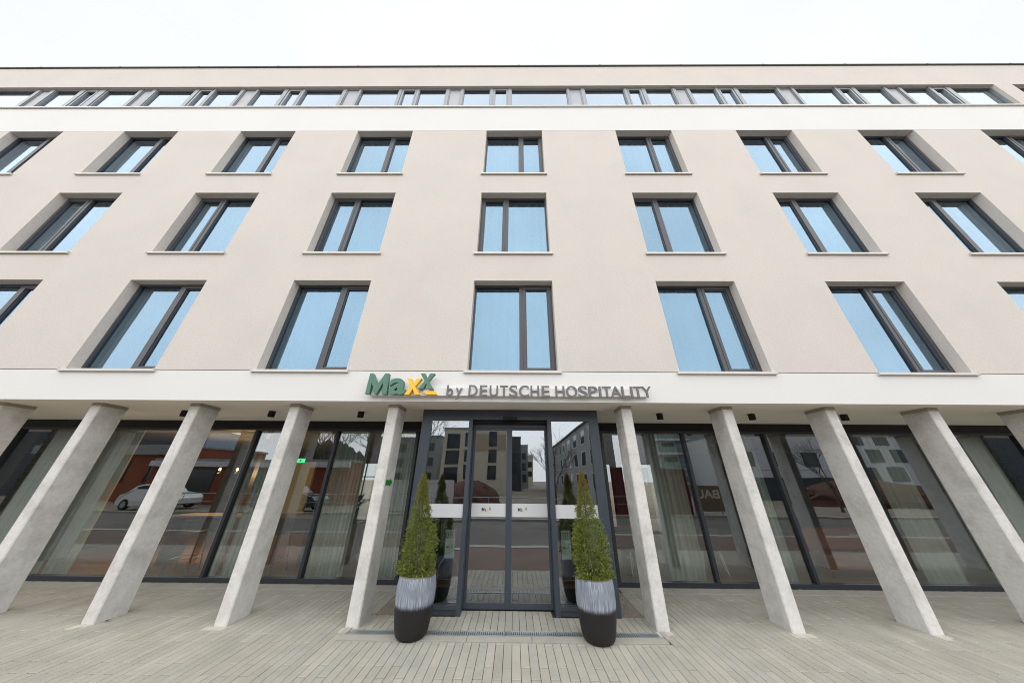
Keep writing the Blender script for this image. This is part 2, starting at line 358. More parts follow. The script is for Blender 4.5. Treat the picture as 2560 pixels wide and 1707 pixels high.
def make_window(z0, z1, flip, seed):
    h = z1 - z0
    def X(a, b): return (a, b) if not flip else (WW - b, WW - a)
    fr = MB()
    def fb(a, b, y0, y1, c, d): a2, b2 = X(a, b); fr.box(a2, b2, y0, y1, c, d)
    # outer frame
    fb(0, 0.035, 0.178, 0.27, 0.02, h); fb(0.035, WW, 0.178, 0.27, h - 0.045, h); fb(0.035, WW, 0.178, 0.27, 0.02, 0.06)
    fb(WW - 0.035, WW, 0.178, 0.27, 0.06, h - 0.045); fb(0.99, 1.065, 0.176, 0.27, 0.06, h - 0.045)
    # casement
    a, b = 1.069, WW - 0.038
    for y0, y1, t in ((0.190, 0.25, 0.075), (0.170, 0.19, 0.055)):
        fb(a, a + t, y0, y1, 0.063, h - 0.048); fb(b - t, b, y0, y1, 0.063, h - 0.048)
        fb(a + t, b - t, y0, y1, 0.063, 0.063 + t); fb(a + t, b - t, y0, y1, h - 0.048 - t, h - 0.048)
    w_ = fr.build('window', M['wframe'], hotel)
    s_ = MB().xprism([(-0.048, -0.045), (-0.048, 0.0), (0.178, 0.03), (0.178, 0.0), (-0.01, -0.03), (-0.01, -0.045)], -0.045, WW + 0.045)
    s_.box(-0.058, -0.045, -0.052, 0.0, -0.05, 0.012); s_.box(WW + 0.045, WW + 0.058, -0.052, 0.0, -0.05, 0.012)
    s_.build('sill', M['sill'], w_)
    a1, b1 = X(0.03, 0.995); MB().box(a1, b1, 0.222, 0.226, 0.055, h - 0.04).build('pane', M['ugl'], w_)
    a1, b1 = X(1.069 + 0.07, WW - 0.038 - 0.07); MB().box(a1, b1, 0.214, 0.218, 0.063 + 0.07, h - 0.048 - 0.07).build('pane', M['ugl'], w_)
    merge_smooth(wavy(0.0, WW, 0.42, 0.0, h, 0.035, 0.21, seed).build('net_curtain', M['upcurtain'], w_, fix=False))
    return w_
protos = {}
variants = []
for q in range(5):
    o = merge_smooth(wavy(0.0, WW, 0.42, 0.0, 2.1, 0.030 + .008 * q, 0.16 + 0.03 * q, 40 + q).build('net_curtain', M['upcurtain'], None, fix=False)); variants.append(o.data); bpy.data.objects.remove(o)
for z0, z1, fl in ROWS:
    for i, x in enumerate(XS):
        k = fl
        if k not in protos:
            protos[k] = make_window(z0, z1, fl, 3 + fl); o = protos[k]
        else:
            o = copy_tree(protos[k], hotel)
        o.location = (x, 0, z0)
        for ch in o.children:
            if ch.name.startswith('net_curtain'): ch.data = variants[(i * 3 + int(z0) * 2) % 5]
# added dark sheet behind the windows: keeps stray sky light out of the storeys
MB().box(BX0 + .1, BX1 - .1, 0.62, 0.66, 3.31, ZR - 0.52).build('light_block_sheet', M['dark'], hotel)

# --- ribbon windows
K = 0.9826
mul_ = [(-17.39, -17.18), (-16.86, -16.66), (-15.78, -15.53), (-15.09, -14.76), (-13.63, -13.43), (-13.14, -12.93), (-11.59, -11.37), (-10.9, -10.79), (-9.9, -9.73), (-9.34, -9.23),
        (-8.33, -8.13), (-7.65, -7.53), (-6.19, -6.01), (-5.61, -5.5), (-4.18, -4.03), (-3.53, -3.41), (-2.48, -2.32), (-1.96, -1.82), (-0.91, -0.76), (-0.27, -0.12),
        (1.82, 1.94), (2.31, 2.48), (3.84, 3.98), (4.46, 4.64), (5.55, 5.72), (6.05, 6.21), (7.08, 7.22), (7.72, 7.91), (9.24, 9.38), (9.76, 9.91), (11.29, 11.42), (11.87, 12.07),
        (13.0, 13.18), (13.52, 13.68), (14.6, 14.71), (15.16, 15.41)]
pan = {-17.18, -13.43, -9.73, -6.01, -2.32, 1.94, 5.72, 9.38, 13.18}
sash = {-15.53, -11.37, -8.13, -4.03, -0.76, 3.98, 7.22, 11.42, 14.71}
mul_ = [(a - 0.0, b, b in pan, b in sash) for a, b in mul_]
# carry the rhythm on past the frame to the left
base = [(-21.0, -20.85, False, False), (-19.6, -19.4, False, True), (-19.0, -18.85, False, False)]
mul_ = base + mul_
rf_ = MB(); zb, zt = ZS + 0.03, ZT
x_start, x_end = strips[0]
rf_.box(x_start, x_end, 0.08, 0.16, zb, zb + 0.06); rf_.box(x_start, x_end, 0.08, 0.16, zt - 0.07, zt)
rf_.box(x_end - 0.05, x_end, 0.078, 0.158, zb, zt)
for a, b, p, s in mul_: rf_.box(a * K, b * K, 0.076, 0.158, zb + 0.002, zt - 0.003); rf_.box((a * .82 + b * .18) * K, (a * .18 + b * .82) * K, 0.060, 0.075, zb + 0.002, zt - 0.003)
for i, (a, b, p, s) in enumerate(mul_):
    if s:
        xa, xb = b * K, mul_[i + 1][0] * K
        for q in ((xa, xa + .05, zb + .06, zt - .07), (xb - .05, xb, zb + .06, zt - .07), (xa + .05, xb - .05, zt - .14, zt - .07), (xa + .05, xb - .05, zb + .06, zb + .12)):
            rf_.box(q[0] + .001, q[1] - .001, 0.068, 0.13, q[2], q[3])
rib = rf_.build('ribbon_window', M['ribbon'], hotel)
edges = [(x_start, None)] + [(b * K, p) for a, b, p, s in mul_]
ends = [a * K for a, b, p, s in mul_] + [x_end - 0.05]
for (xa, p), xb in zip(edges, ends):
    if p: MB().box(xa, xb, 0.10, 0.13, zb + 0.06, zt - 0.07).build('spandrel_panel', M['panel'], rib)
    else: MB().box(xa, xb, 0.122, 0.126, zb + 0.05, zt - 0.06).build('pane', M['rgl'], rib)
sl = MB()
jo = [-21.5, -18.5, -15.6, -12.68, -9.768, -6.863, -3.949, -1.06, 1.846, 4.757, 7.652, 10.56, 13.47, 16.38, 19.3, 22]
for a, b in zip(jo, jo[1:]): sl.xprism([(-0.05, -0.05), (-0.05, 0.0), (0.08, 0.03), (0.08, 0.0), (-0.012, -0.03), (-0.012, -0.05)], a + 0.01, b - 0.01)
for a in jo[1:-1]: sl.box(a - 0.012, a + 0.012, -0.045, 0.05, -0.046, 0.003)
o = sl.build('sill', M['sill'], rib); o.location.z = ZS
merge_smooth(wavy(x_start, x_end, 0.40, ZS - .1, ZT + .1, 0.02, 0.2, 5).build('net_curtain', M['upcurtain'], rib, fix=False))
rf2 = MB(); rf2.box(17.18, BX1, 0.08, 0.16, zb, zb + 0.06).box(17.18, BX1, 0.08, 0.16, zt - .07, zt).box(17.18, 17.24, 0.078, 0.158, zb, zt).box(18.3, 18.45, 0.076, 0.158, zb, zt).box(19.0, 19.2, 0.076, 0.158, zb, zt)
rib2 = rf2.build('ribbon_window', M['ribbon'], hotel)
for a, b in ((17.24, 18.3), (18.45, 19.0), (19.2, BX1)): MB().box(a, b, 0.122, 0.126, zb + 0.05, zt - 0.06).build('pane', M['rgl'], rib2)
merge_smooth(wavy(17.1, BX1, 0.40, ZS - .1, ZT + .1, 0.02, 0.2, 6).build('net_curtain', M['upcurtain'], rib2, fix=False))

# --- pillars (concrete fins)
pc = [-15.2, -13.36, -11.52, -9.66, -7.80, -5.94, -4.07, -2.232, 2.063, 3.908, 5.778, 7.64, 9.51, 11.37, 13.23, 15.1]
def fin_ring(z, hw, y0, y1, c):
    return [(-hw + c, y0, z), (hw - c, y0, z), (hw, y0 + c, z), (hw, y1 - c, z), (hw - c, y1, z), (-hw + c, y1, z), (-hw, y1 - c, z), (-hw, y0 + c, z)]
fin = MB(); hw = 0.0925
fin.ring([fin_ring(-0.05, hw, 0.224, 0.632, 0.014), fin_ring(2.732, hw, 0.224, 0.626, 0.014)])
fin.ring([fin_ring(2.732, hw - .004, 0.228, 0.622, 0.014), fin_ring(2.738, hw - .004, 0.228, 0.622, 0.014)], cap=False)
fin.ring([fin_ring(2.738, hw, 0.224, 0.626, 0.014), fin_ring(3.035, hw, 0.224, 0.626, 0.014)])
pm = fin.build('pillar', M['concrete'], hotel)
cap = MB(); cap.ring([fin_ring(3.0352, hw + 0.003, 0.221, 0.629, 0.006), fin_ring(3.0945, hw + 0.003, 0.221, 0.629, 0.006)])
M['mortar'] = mat('mortar_grey', (0.36, 0.33, 0.28), 0.9, noise=(30, 0.1))
cap.build('capital', M['mortar'], pm)
for i, x in enumerate(pc):
    o = pm if i == 0 else copy_tree(pm, hotel)
    o.location.x = x

# --- ground floor glazing
GY = 2.03
MB().box(BX0, -1.792, 1.985, 2.10, 2.915, 3.0935).box(1.646, BX1, 1.985, 2.10, 2.915, 3.0935).build('glazing_head', M['black'], hotel)
bayL = [-11.9, -9.85, -7.92, -6.14, -4.205, -2.29]; bayR = [2.06, 3.985, 5.895, 7.72, 9.64, 11.8]
for bay in (bayL, bayR):
    g = MB(); x0, x1 = bay[0], bay[-1]
    g.box(x0 - .07, x1 + .07, 1.975, 2.09, 0.0, 0.085)
    g.box(x0 - .07, x1 + .07, 1.99, 2.09, 2.87, 2.914)
    for x in bay: g.box(x - 0.032, x + 0.032, 1.978, 2.088, 0.086, 2.869)
    go = g.build('glazing_frame', M['frame'], hotel)
    for a, b in zip(bay, bay[1:]): MB().box(a + .03, b - .03, 2.040, 2.046, 0.08, 2.875).build('pane', M['sgl'], go)
MB().box(-2.257, -1.8, 2.0, 2.06, 0, 2.914).build('side_panel', M['black'], hotel); MB().box(1.65, 2.027, 2.0, 2.06, 0, 2.914).build('side_panel', M['black'], hotel)
MB().box(BX0, -11.97, 1.98, 2.4, 0, 2.914).box(11.87, BX1, 1.98, 2.4, 0, 2.914).build('end_wall', M['darkpanel'], hotel)

# --- entrance portal
XL, XR = -1.79, 1.63
p = MB()
p.box(XL, XL + 0.185, 0.63, 1.99, 0, 3.0925).box(XR - 0.175, XR, 0.63, 1.99, 0, 3.0925)      # jambs
p.box(XL + .185, XR - .175, 0.632, 1.99, 2.955, 3.0925)                                       # head
p.box(XL + .185, -0.872, 0.634, 0.70, 2.886, 2.955); p.box(0.720, XR - .175, 0.634, 0.70, 2.886, 2.955)
for a, b in ((-0.872, -0.80), (0.645, 0.72)): p.box(a, b, 0.625, 0.86, 0, 2.955)
for a, b in ((XL + .185, -0.872), (0.72, XR - .175)):
    p.box(a, b, 0.634, 0.70, 0.073, 0.122); p.box(a, b, 0.655, 0.72, 0, 0.0725)
p.box(-0.80, 0.645, 0.634, 0.72, 2.905, 2.9545); p.box(-0.80, 0.645, 0.86, 0.98, 2.79, 2.9545)
port = p.build('entrance_portal', M['portal'], hotel)
for a, b in ((XL + .18, -0.87), (0.715, XR - .17)):
    MB().box(a, b, 0.664, 0.670, 0.118, 2.89).build('pane', M['dgl'], port)
    tag(MB().box(a + .006, b - .006, 0.659, 0.6625, 1.265, 1.467).build('privacy_band', M['sticker'], port), 'pale frosted band across a side pane')
MB().box(-0.211, 0.055, 0.565, 0.625, 2.893, 2.955).build('motion_sensor', M['black'], port, bevel=0.008)
MB().box(-0.80, 0.645, 0.73, 0.86, 2.86, 2.9).build('door_track', M['black'], port)

# --- text
def text_mesh(s, bold=0.0):
    c = bpy.data.curves.new('t', 'FONT'); c.body = s; c.offset = bold; c.resolution_u = 6; c.extrude = 0.5
    ob = bpy.data.objects.new('t', c); COL.objects.link(ob)
    bpy.context.view_layer.update()
    dg = bpy.context.evaluated_depsgraph_get(); ev = ob.evaluated_get(dg); me = bpy.data.meshes.new_from_object(ev)
    bpy.data.objects.remove(ob); bpy.data.curves.remove(c)
    return me
def flat_text(s, x0, x1, z0, z1, y, depth, material, name, parent, bold=0.0, face=-1):
    me = text_mesh(s, bold)
    bm = bmesh.new(); bm.from_mesh(me)
    bmesh.ops.remove_doubles(bm, verts=bm.verts, dist=1e-5)
    xs = [v.co.x for v in bm.verts]; ys = [v.co.y for v in bm.verts]; ax, bx, ay, by = min(xs), max(xs), min(ys), max(ys)
    for v in bm.verts:
        u = (v.co.x - ax) / (bx - ax); t = (v.co.y - ay) / max(1e-6, by - ay)
        X_ = x0 + u * (x1 - x0) if face < 0 else x1 - u * (x1 - x0)
        v.co = (X_, y + face * depth * (v.co.z + 0.5), z0 + t * (z1 - z0))
    bmesh.ops.recalc_face_normals(bm, faces=bm.faces); bm.to_mesh(me); bm.free()
    me.materials.clear(); me.materials.append(material); me.name = name
    o = bpy.data.objects.new(name, me); COL.objects.link(o)
    if parent: o.parent = parent
    return o
def slant_poly(pts, y, depth, material, name, parent):
    return MB().prism(pts, y - depth, y).build(name, material, parent)
def xletter(x0, x1, z0, z1, t, lean):
    # diagonal cross with stroke width t, top shifted by lean
    xm, zm = (x0 + x1) / 2, (z0 + z1) / 2
    l0, l1, r0, r1 = x0, x0 + t, x1 - t, x1
    c = t * 0.42
    return [(l0, z0), (xm - c, zm), (l0 + lean, z1), (l1 + lean, z1), (xm, zm + (z1 - zm) * 0.30), (r0, z1), (r1, z1), (xm + c, zm), (r1 + lean, z0), (r0 + lean, z0), (xm, zm - (zm - z0) * 0.30), (l1, z0)]

# --- sliding doors
for a, b, lx in ((-0.797, -0.107, -0.575), (-0.070, 0.642, 0.075)):
    d = MB(); y0, y1 = 0.875, 0.93
    st = 0.036
    d.box(a, a + st, y0, y1, 0.008, 2.785).box(b - st, b, y0, y1, 0.008, 2.785).box(a + st, b - st, y0, y1, 0.008, 0.085).box(a + st, b - st, y0, y1, 2.745, 2.785)
    if a < -0.5: d.box(b, b + 0.018, y0 + .005, y1, 0.008, 2.785)
    else: d.box(a - 0.018, a, y0 + .005, y1, 0.008, 2.785)
    do = d.build('sliding_door', M['portal'], hotel)
    MB().box(a + st - .005, b - st + .005, 0.900, 0.906, 0.08, 2.75).build('pane', M['dgl'], do)
    MB().box(a + st - .002, b - st + .002, 0.894, 0.898, 1.258, 1.465).build('privacy_band', M['sticker'], do)
    x = lx
    flat_text('Ma', x, x + 0.085, 1.342, 1.402, 0.893, 0.001, M['dgrey'], 'logo_lettering', do, 0.012)
    flat_text('x', x + 0.092, x + 0.125, 1.342, 1.38, 0.893, 0.001, M['yellow'], 'logo_lettering', do, 0.012)
    flat_text('X', x + 0.128, x + 0.170, 1.360, 1.408, 0.893, 0.001, M['dgrey'], 'logo_lettering', do, 0.012)
    MB().box(x + 0.005, x + 0.175, 0.892, 0.8925, 1.322, 1.326).build('logo_line', M['yellow'], do)

# ---------------------------------------------------------------- hotel sign
sign = empty('hotel_sign', (0, -0.02, 3.17), 'raised green, yellow and grey lettering on a white rail across the lower white band', 'sign')
hang = lambda o: o
def sc(o):
    o.parent = sign; o.matrix_parent_inverse = Matrix.Translation((0, 0.02, -3.17)); return o
rl = MB().box(-2.56, 2.36, -0.082, -0.002, 3.183, 3.325).box(-1.62, -1.45, -0.1, -0.083, 3.22, 3.28)
sc(rl.build('mounting_rail', M['white'], None))
DM = 0.075
Mo = [(-2.614, 3.187), (-2.606, 3.563), (-2.543, 3.563), (-2.428, 3.363), (-2.332, 3.564), (-2.262, 3.564), (-2.236, 3.183), (-2.318, 3.183), (-2.338, 3.40), (-2.418, 3.183), (-2.448, 3.183), (-2.540, 3.40), (-2.540, 3.187)]
sc(tag(slant_poly(Mo, -0.085, DM, M['green'], 'letter', None), 'large dark green letter M'))
sc(tag(flat_text('a', -2.215, -1.925, 3.180, 3.476, -0.085, DM, M['green'], 'letter', None, 0.03), 'large dark green letter a'))
sc(tag(slant_poly(xletter(-1.928, -1.655, 3.180, 3.470, 0.088, 0.006), -0.085, DM, M['yellow'], 'letter', None), 'yellow letter x'))
sc(tag(slant_poly(xletter(-1.696, -1.432, 3.282, 3.567, 0.085, 0.004), -0.085, DM, M['green'], 'letter', None), 'raised dark green letter x'))
sc(tag(slant_poly([(-1.585, 3.237), (-1.385, 3.237), (-1.352, 3.184), (-1.552, 3.184)], -0.085, DM, M['yellow'], 'underline_stroke', None), 'short slanted yellow stroke'))
small = [('b', -1.199, -1.085, 3.174, 3.371), ('y', -1.040, -0.920, 3.118, 3.319), ('D', -0.808, -0.652, 3.174, 3.373), ('E', -0.611, -0.476, 3.175, 3.371), ('U', -0.436, -0.286, 3.169, 3.369),
         ('T', -0.254, -0.106, 3.17, 3.368), ('S', -0.087, 0.061, 3.166, 3.371), ('C', 0.087, 0.262, 3.165, 3.37), ('H', 0.292, 0.445, 3.166, 3.366), ('E', 0.488, 0.630, 3.166, 3.364),
         ('H', 0.733, 0.895, 3.166, 3.364), ('O', 0.923, 1.118, 3.16, 3.368), ('S', 1.137, 1.300, 3.16, 3.366), ('P', 1.317, 1.480, 3.164, 3.361), ('I', 1.503, 1.543, 3.165, 3.361),
         ('T', 1.562, 1.722, 3.166, 3.362), ('A', 1.705, 1.900, 3.165, 3.363), ('L', 1.902, 2.045, 3.164, 3.364), ('I', 2.060, 2.100, 3.162, 3.362), ('T', 2.113, 2.270, 3.162, 3.363), ('Y', 2.262, 2.436, 3.163, 3.364)]
for ch, a, b, c, d in small:
    sc(flat_text(ch, a, b, c, d, -0.085, 0.020, M['grey'], 'letter', None, 0.0 if ch in 'I' else 0.012))

# ---------------------------------------------------------------- spotlights under the soffit
spx = [(-6.83, 'third to the left of the entrance'), (-5.01, 'second to the left of the entrance'), (-3.16, 'nearest the entrance on its left side'),
       (2.98, 'nearest the entrance on its right side'), (4.85, 'second to the right of the entrance'), (6.72, 'third to the right of the entrance')]
for i, (x, t) in enumerate(spx):
    r = empty('ceiling_spotlight', (x, 0.885, Z0), 'black cylinder spotlight under the soffit, ' + t, 'spotlight', 'spotlights under the soffit')
    if i == 0:
        h_ = MB().lathe([(0.052, -0.115), (0.06, -0.115), (0.06, -0.008), (0.052, -0.0005)], 24, cap=False).build('housing', M['black'], r, smooth=False)
        l_ = MB().lathe([(0.0, -0.10), (0.052, -0.10)], 24, cap=False).build('lens', M['darkpanel'], r)
        pr_ = r
    else:
        for ch in pr_.children:
            c = ch.copy(); COL.objects.link(c); c.parent = r

# green arrow on the pillar
ar = MB()
ax_ = -2.232 + hw + 0.001
pts = [(0.262, 1.755), (0.262, 1.835), (0.44, 1.835), (0.44, 1.862), (0.545, 1.795), (0.44, 1.728), (0.44, 1.755)]
pts = [(y, z) for y, z in pts]
ar.xprism(pts, ax_, ax_ + 0.003)
tag(ar.build('arrow_sign', M['arrow']), 'small green arrow stuck on the side of the pillar left of the entrance', 'sign')

# ---------------------------------------------------------------- ground
def flat(name, x0, x1, y0, y1, z, m_, label=None):
    return tag(MB().quad((x0, y0, z), (x1, y0, z), (x1, y1, z), (x0, y1, z)).build(name, m_, fix=False), label, None, None, 'structure')
flat('ground', -400, 400, -400, 400, -0.14, M['dirt'])
o = MB().box(-60, 60, -1.2, 2.0, -0.13, -0.03).build('paving_bed', M['joint']); tag(o, kind='structure')
o = MB().box(-60, 60, -3.7, -1.26, -0.13, -0.01).build('cycle_path', M['cycle']); tag(o, kind='structure')
o = MB().box(-60, 60, -4.0, -3.701, -0.13, 0.0).box(-60, 60, -1.259, -1.2, -0.13, -0.002).build('kerb', M['edging']); tag(o, kind='structure')
o = MB().box(-80, 80, -10.5, -4.001, -0.135, -0.10).build('road', M['asphalt']); tag(o, kind='structure')
o = MB().box(-80, 80, -10.8, -10.501, -0.135, 0.0).build('kerb', M['edging']); tag(o, kind='structure')

pv = MB(); W_, GAP, PER = 0.1015, 0.0052, 0.68
def paver(x0, x1, y0, y1):
    if y1 - y0 < 0.03 or x1 - x0 < 0.02: return
    dz = random.uniform(-0.0012, 0.0012); b = 0.003; z = dz
    i = len(pv.v)
    pv.v += [(x0, y0, -0.03), (x1, y0, -0.03), (x1, y1, -0.03), (x0, y1, -0.03), (x0, y0, z - b), (x1, y0, z - b), (x1, y1, z - b), (x0, y1, z - b),
             (x0 + b, y0 + b, z), (x1 - b, y0 + b, z), (x1 - b, y1 - b, z), (x0 + b, y1 - b, z)]
    for f in ((0, 1, 5, 4), (1, 2, 6, 5), (2, 3, 7, 6), (3, 0, 4, 7), (4, 5, 9, 8), (5, 6, 10, 9), (6, 7, 11, 10), (7, 4, 8, 11), (8, 9, 10, 11)): pv.f.append(tuple(i + k for k in f))
n0 = int(-18 / W_); n1 = int(18 / W_)
for k in range(n0, n1):
    xa = -0.0135 + k * W_ + GAP / 2; xb = xa + W_ - GAP
    xc = (xa + xb) / 2
    off = -0.165 if k % 2 == 0 else -0.635
    cuts = sorted(off + PER * j + (0.0 if abs(j) > 9 else 0) for j in range(-3, 5))
    if -2.2 < xc < 1.985: spans = [(-1.2, -0.108), (0.195, 0.858 if -0.80 < xc < 0.64 else 0.632 if XL < xc < XR else 0.66)]
    else: spans = [(-1.2, 1.675)]
    for s0, s1 in spans:
        e = [s0] + [c for c in cuts if s0 + 0.04 < c < s1 - 0.04] + [s1]
        for a, b in zip(e, e[1:]): paver(xa, xb, a + 0.006, b - 0.006)
tag(pv.build('pavement', M['paver'], fix=False), kind='structure')

# concrete edging strips
ed = MB(); 
for s, t in ((-18, -1.8), (2.0, 18)):
    x = s + (0.3 if s < 0 else 0)
    while x < t - 0.05:
        e = min(x + 0.99, t); ed.box(x, e, 1.685, 1.955, -0.029, 0.006); x += 1.0
tag(ed.build('edging_strip', M['edging']), kind='structure')
ed = MB()
xs = [-2.27, -1.40, -0.60, 0.243, 1.09, 1.985]
for a, b in zip(xs, xs[1:]): ed.box(a + .003, b - .003, -0.104, 0.045, -0.029, 0.004)
ed.box(-2.30, -2.215, 0.05, 0.215, -0.029, 0.012); ed.box(1.99, 2.06, 0.0, 0.21, -0.029, 0.010)
for a, b in ((-2.14, -2.07), (1.97, 2.04)): ed.box(a - (.095 if a < 0 else 0), b - (.017 if a < 0 else -0.03), 0.66, 1.68, -0.029, 0.006)
tag(ed.build('edging_strip', M['edging']), kind='structure')

# gravel
g_ = MB().box(-13, -1.8, 1.958, 2.0, -0.029, -0.006).box(1.64, 13, 1.958, 2.0, -0.029, -0.006).box(-2.065, -1.80, 0.665, 1.957, -0.029, -0.006).box(1.64, 1.965, 0.665, 1.957, -0.029, -0.006)
tag(g_.build('gravel_bed', M['edging']), kind='structure')
gv = MB()
def stone(x, y, r):
    i = len(gv.v); a = random.uniform(0, 3)
    ca, sa = math.cos(a), math.sin(a); rx, ry, rz = r * random.uniform(.8, 1.5), r * random.uniform(.7, 1.1), r * random.uniform(.5, .9)
    z = random.uniform(-0.006, 0.006)
    P_ = [(1, 0, 0), (0.2, .9, .1), (-1, .2, 0), (-.1, -1, 0), (0.1, 0.05, 1), (0, 0, -1)]
    for px_, py_, pz_ in P_:
        px_ = px_ * rx; py_ = py_ * ry; gv.v.append((x + ca * px_ - sa * py_, y + sa * px_ + ca * py_, z + pz_ * rz))
    for f in ((0, 1, 4), (1, 2, 4), (2, 3, 4), (3, 0, 4), (1, 0, 5), (2, 1, 5), (3, 2, 5), (0, 3, 5)): gv.f.append(tuple(i + k for k in f))
for s, t in ((-13, -1.8), (1.64, 13)):
    for _ in range(int((t - s) * 330)): stone(random.uniform(s, t), random.uniform(1.955, 1.99) if random.random() < .3 else random.uniform(1.955, 2.0), random.uniform(.004, .011))
for x0, x1 in ((-2.08, -1.80), (1.64, 1.965)):
    for _ in range(5200): stone(random.uniform(x0, x1), random.uniform(0.665, 1.97), random.uniform(.004, .010))
tag(gv.build('gravel', M['gravel'], fix=False), 'pale pea gravel in the strip under the glazing and beside the portal', 'gravel', None, 'stuff')

# fallen leaf and pale mortar at the pillar feet
lfm = MB(); lfm.poly([(0, 0, .012), (.02, .015, .02), (.05, .018, .016), (.075, 0, .024), (.05, -.014, .018), (.02, -.012, .014)])
M['deadleaf'] = mat('dead_leaf', (0.11, 0.025, 0.02), 0.7)
o = lfm.build('fallen_leaf', M['deadleaf'], fix=False); o.location = (-5.80, 0.30, 0); o.rotation_euler.z = .6
tag(o, 'small dark red leaf lying at the foot of a pillar left of the entrance', 'leaf')
mp = MB(); M['patch'] = mat('mortar_patch', (0.52, 0.50, 0.43), .9, noise=(25, .08))
for i, x in enumerate(pc):
    e = .03 * math.sin(i * 2.3)
    mp.box(x - .13 - e, x + .02, 0.10 + e * .5, 0.218, -.02, .0025 + .001 * (i % 3)); mp.box(x + .027, x + .11 + e, 0.13 - e * .5, 0.218, -.02, .003)
o = mp.build('mortar_patches', M['patch']); tag(o, kind='structure')
# drainage channel
dr = empty('drainage_channel', (-0.1, 0.12, 0), 'galvanised slotted drain running across the paving in front of the entrance', 'drain')
for x0, x1 in ((-2.205, -0.112), (-0.10, 1.985)):
    g = MB(); y0, y1 = 0.055, 0.185
    g.box(x0, x1, y0, y0 + .016, -0.012, 0.004).box(x0, x1, y1 - .020, y1, -0.012, 0.004)
    g.box(x0, x0 + .01, y0 + .016, y1 - .02, -0.012, 0.004).box(x1 - .01, x1, y0 + .016, y1 - .02, -0.012, 0.004)
    x = x0 + 0.024
    while x < x1 - 0.02:
        g.box(x, x + 0.015, y0 + .016, y1 - .02, -0.010, 0.003); x += 0.0284
    o = g.build('grating', M['galv'], None); o.parent = dr; o.matrix_parent_inverse = Matrix.Translation((0.1, -0.12, 0))

# ---------------------------------------------------------------- planters and conifers
def pot_mat():
    mt = bpy.data.materials.new('glazed_pot'); mt.use_nodes = True
    t = mt.node_tree; b = t.nodes['Principled BSDF']; n = t.nodes.new; l = t.links.new
    tc_ = n('ShaderNodeTexCoord'); sp = n('ShaderNodeSeparateXYZ'); l(tc_.outputs['Object'], sp.inputs[0])
    at = n('ShaderNodeMath'); at.operation = 'ARCTAN2'; l(sp.outputs['Y'], at.inputs[0]); l(sp.outputs['X'], at.inputs[1])
    # vertical ribs
    cv = n('ShaderNodeCombineXYZ'); m1 = n('ShaderNodeMath'); m1.operation = 'MULTIPLY'; m1.inputs[1].default_value = 42; l(at.outputs[0], m1.inputs[0])
    m2 = n('ShaderNodeMath'); m2.operation = 'MULTIPLY'; m2.inputs[1].default_value = 2.5; l(sp.outputs['Z'], m2.inputs[0])
    l(m1.outputs[0], cv.inputs[0]); l(m2.outputs[0], cv.inputs[1])
    tx = n('ShaderNodeTexNoise'); tx.inputs['Scale'].default_value = 1.6; tx.inputs['Detail'].default_value = 3; l(cv.outputs[0], tx.inputs['Vector'])
    rm = n('ShaderNodeMapRange'); rm.inputs[1].default_value = 0.42; rm.inputs[2].default_value = 0.56; l(tx.outputs['Fac'], rm.inputs[0])
    # soft edge of the glaze at about half height
    nz = n('ShaderNodeTexNoise'); nz.inputs['Scale'].default_value = 1.0; nz.inputs['Detail'].default_value = 3; l(cv.outputs[0], nz.inputs['Vector'])
    ad = n('ShaderNodeMath'); ad.operation = 'MULTIPLY_ADD'; l(nz.outputs['Fac'], ad.inputs[0]); ad.inputs[1].default_value = 0.09; l(sp.outputs['Z'], ad.inputs[2])
    gm = n('ShaderNodeMapRange'); gm.interpolation_type = 'SMOOTHSTEP'; gm.inputs[1].default_value = 0.365; gm.inputs[2].default_value = 0.425; l(ad.outputs[0], gm.inputs[0])
    pt = n('ShaderNodeTexNoise'); pt.inputs['Scale'].default_value = 5; pt.inputs['Detail'].default_value = 4; l(tc_.outputs['Object'], pt.inputs['Vector'])
    pm_ = n('ShaderNodeMapRange'); pm_.inputs[1].default_value = 0.35; pm_.inputs[2].default_value = 0.65; pm_.inputs[3].default_value = 0.45; pm_.inputs[4].default_value = 1; l(pt.outputs['Fac'], pm_.inputs[0])
    rp = n('ShaderNodeMath'); rp.operation = 'MULTIPLY'; l(rm.outputs[0], rp.inputs[0]); l(pm_.outputs[0], rp.inputs[1])
    c1 = n('ShaderNodeMix'); c1.data_type = 'RGBA'; l(rp.outputs[0], c1.inputs[0]); c1.inputs[6].default_value = (0.16, 0.19, 0.25, 1); c1.inputs[7].default_value = (0.46, 0.51, 0.58, 1)
    c2 = n('ShaderNodeMix'); c2.data_type = 'RGBA'; l(gm.outputs[0], c2.inputs[0]); c2.inputs[6].default_value = (0.011, 0.0095, 0.011, 1); l(c1.outputs[2], c2.inputs[7])
    l(c2.outputs[2], b.inputs['Base Color']); b.inputs['Roughness'].default_value = 0.5
    bh = n('ShaderNodeMath'); bh.operation = 'MULTIPLY'; l(rm.outputs[0], bh.inputs[0]); l(gm.outputs[0], bh.inputs[1])
    bp = n('ShaderNodeBump'); bp.inputs['Strength'].default_value = 0.7; bp.inputs['Distance'].default_value = 0.004; l(bh.outputs[0], bp.inputs['Height']); l(bp.outputs[0], b.inputs['Normal'])
    return mt
M['pot'] = pot_mat()
M['potrim'] = mat('pot_rim', (0.16, 0.12, 0.06), 0.6)
pots = [(-1.345, 0.02, 'left'), (1.115, -0.022, 'right')]
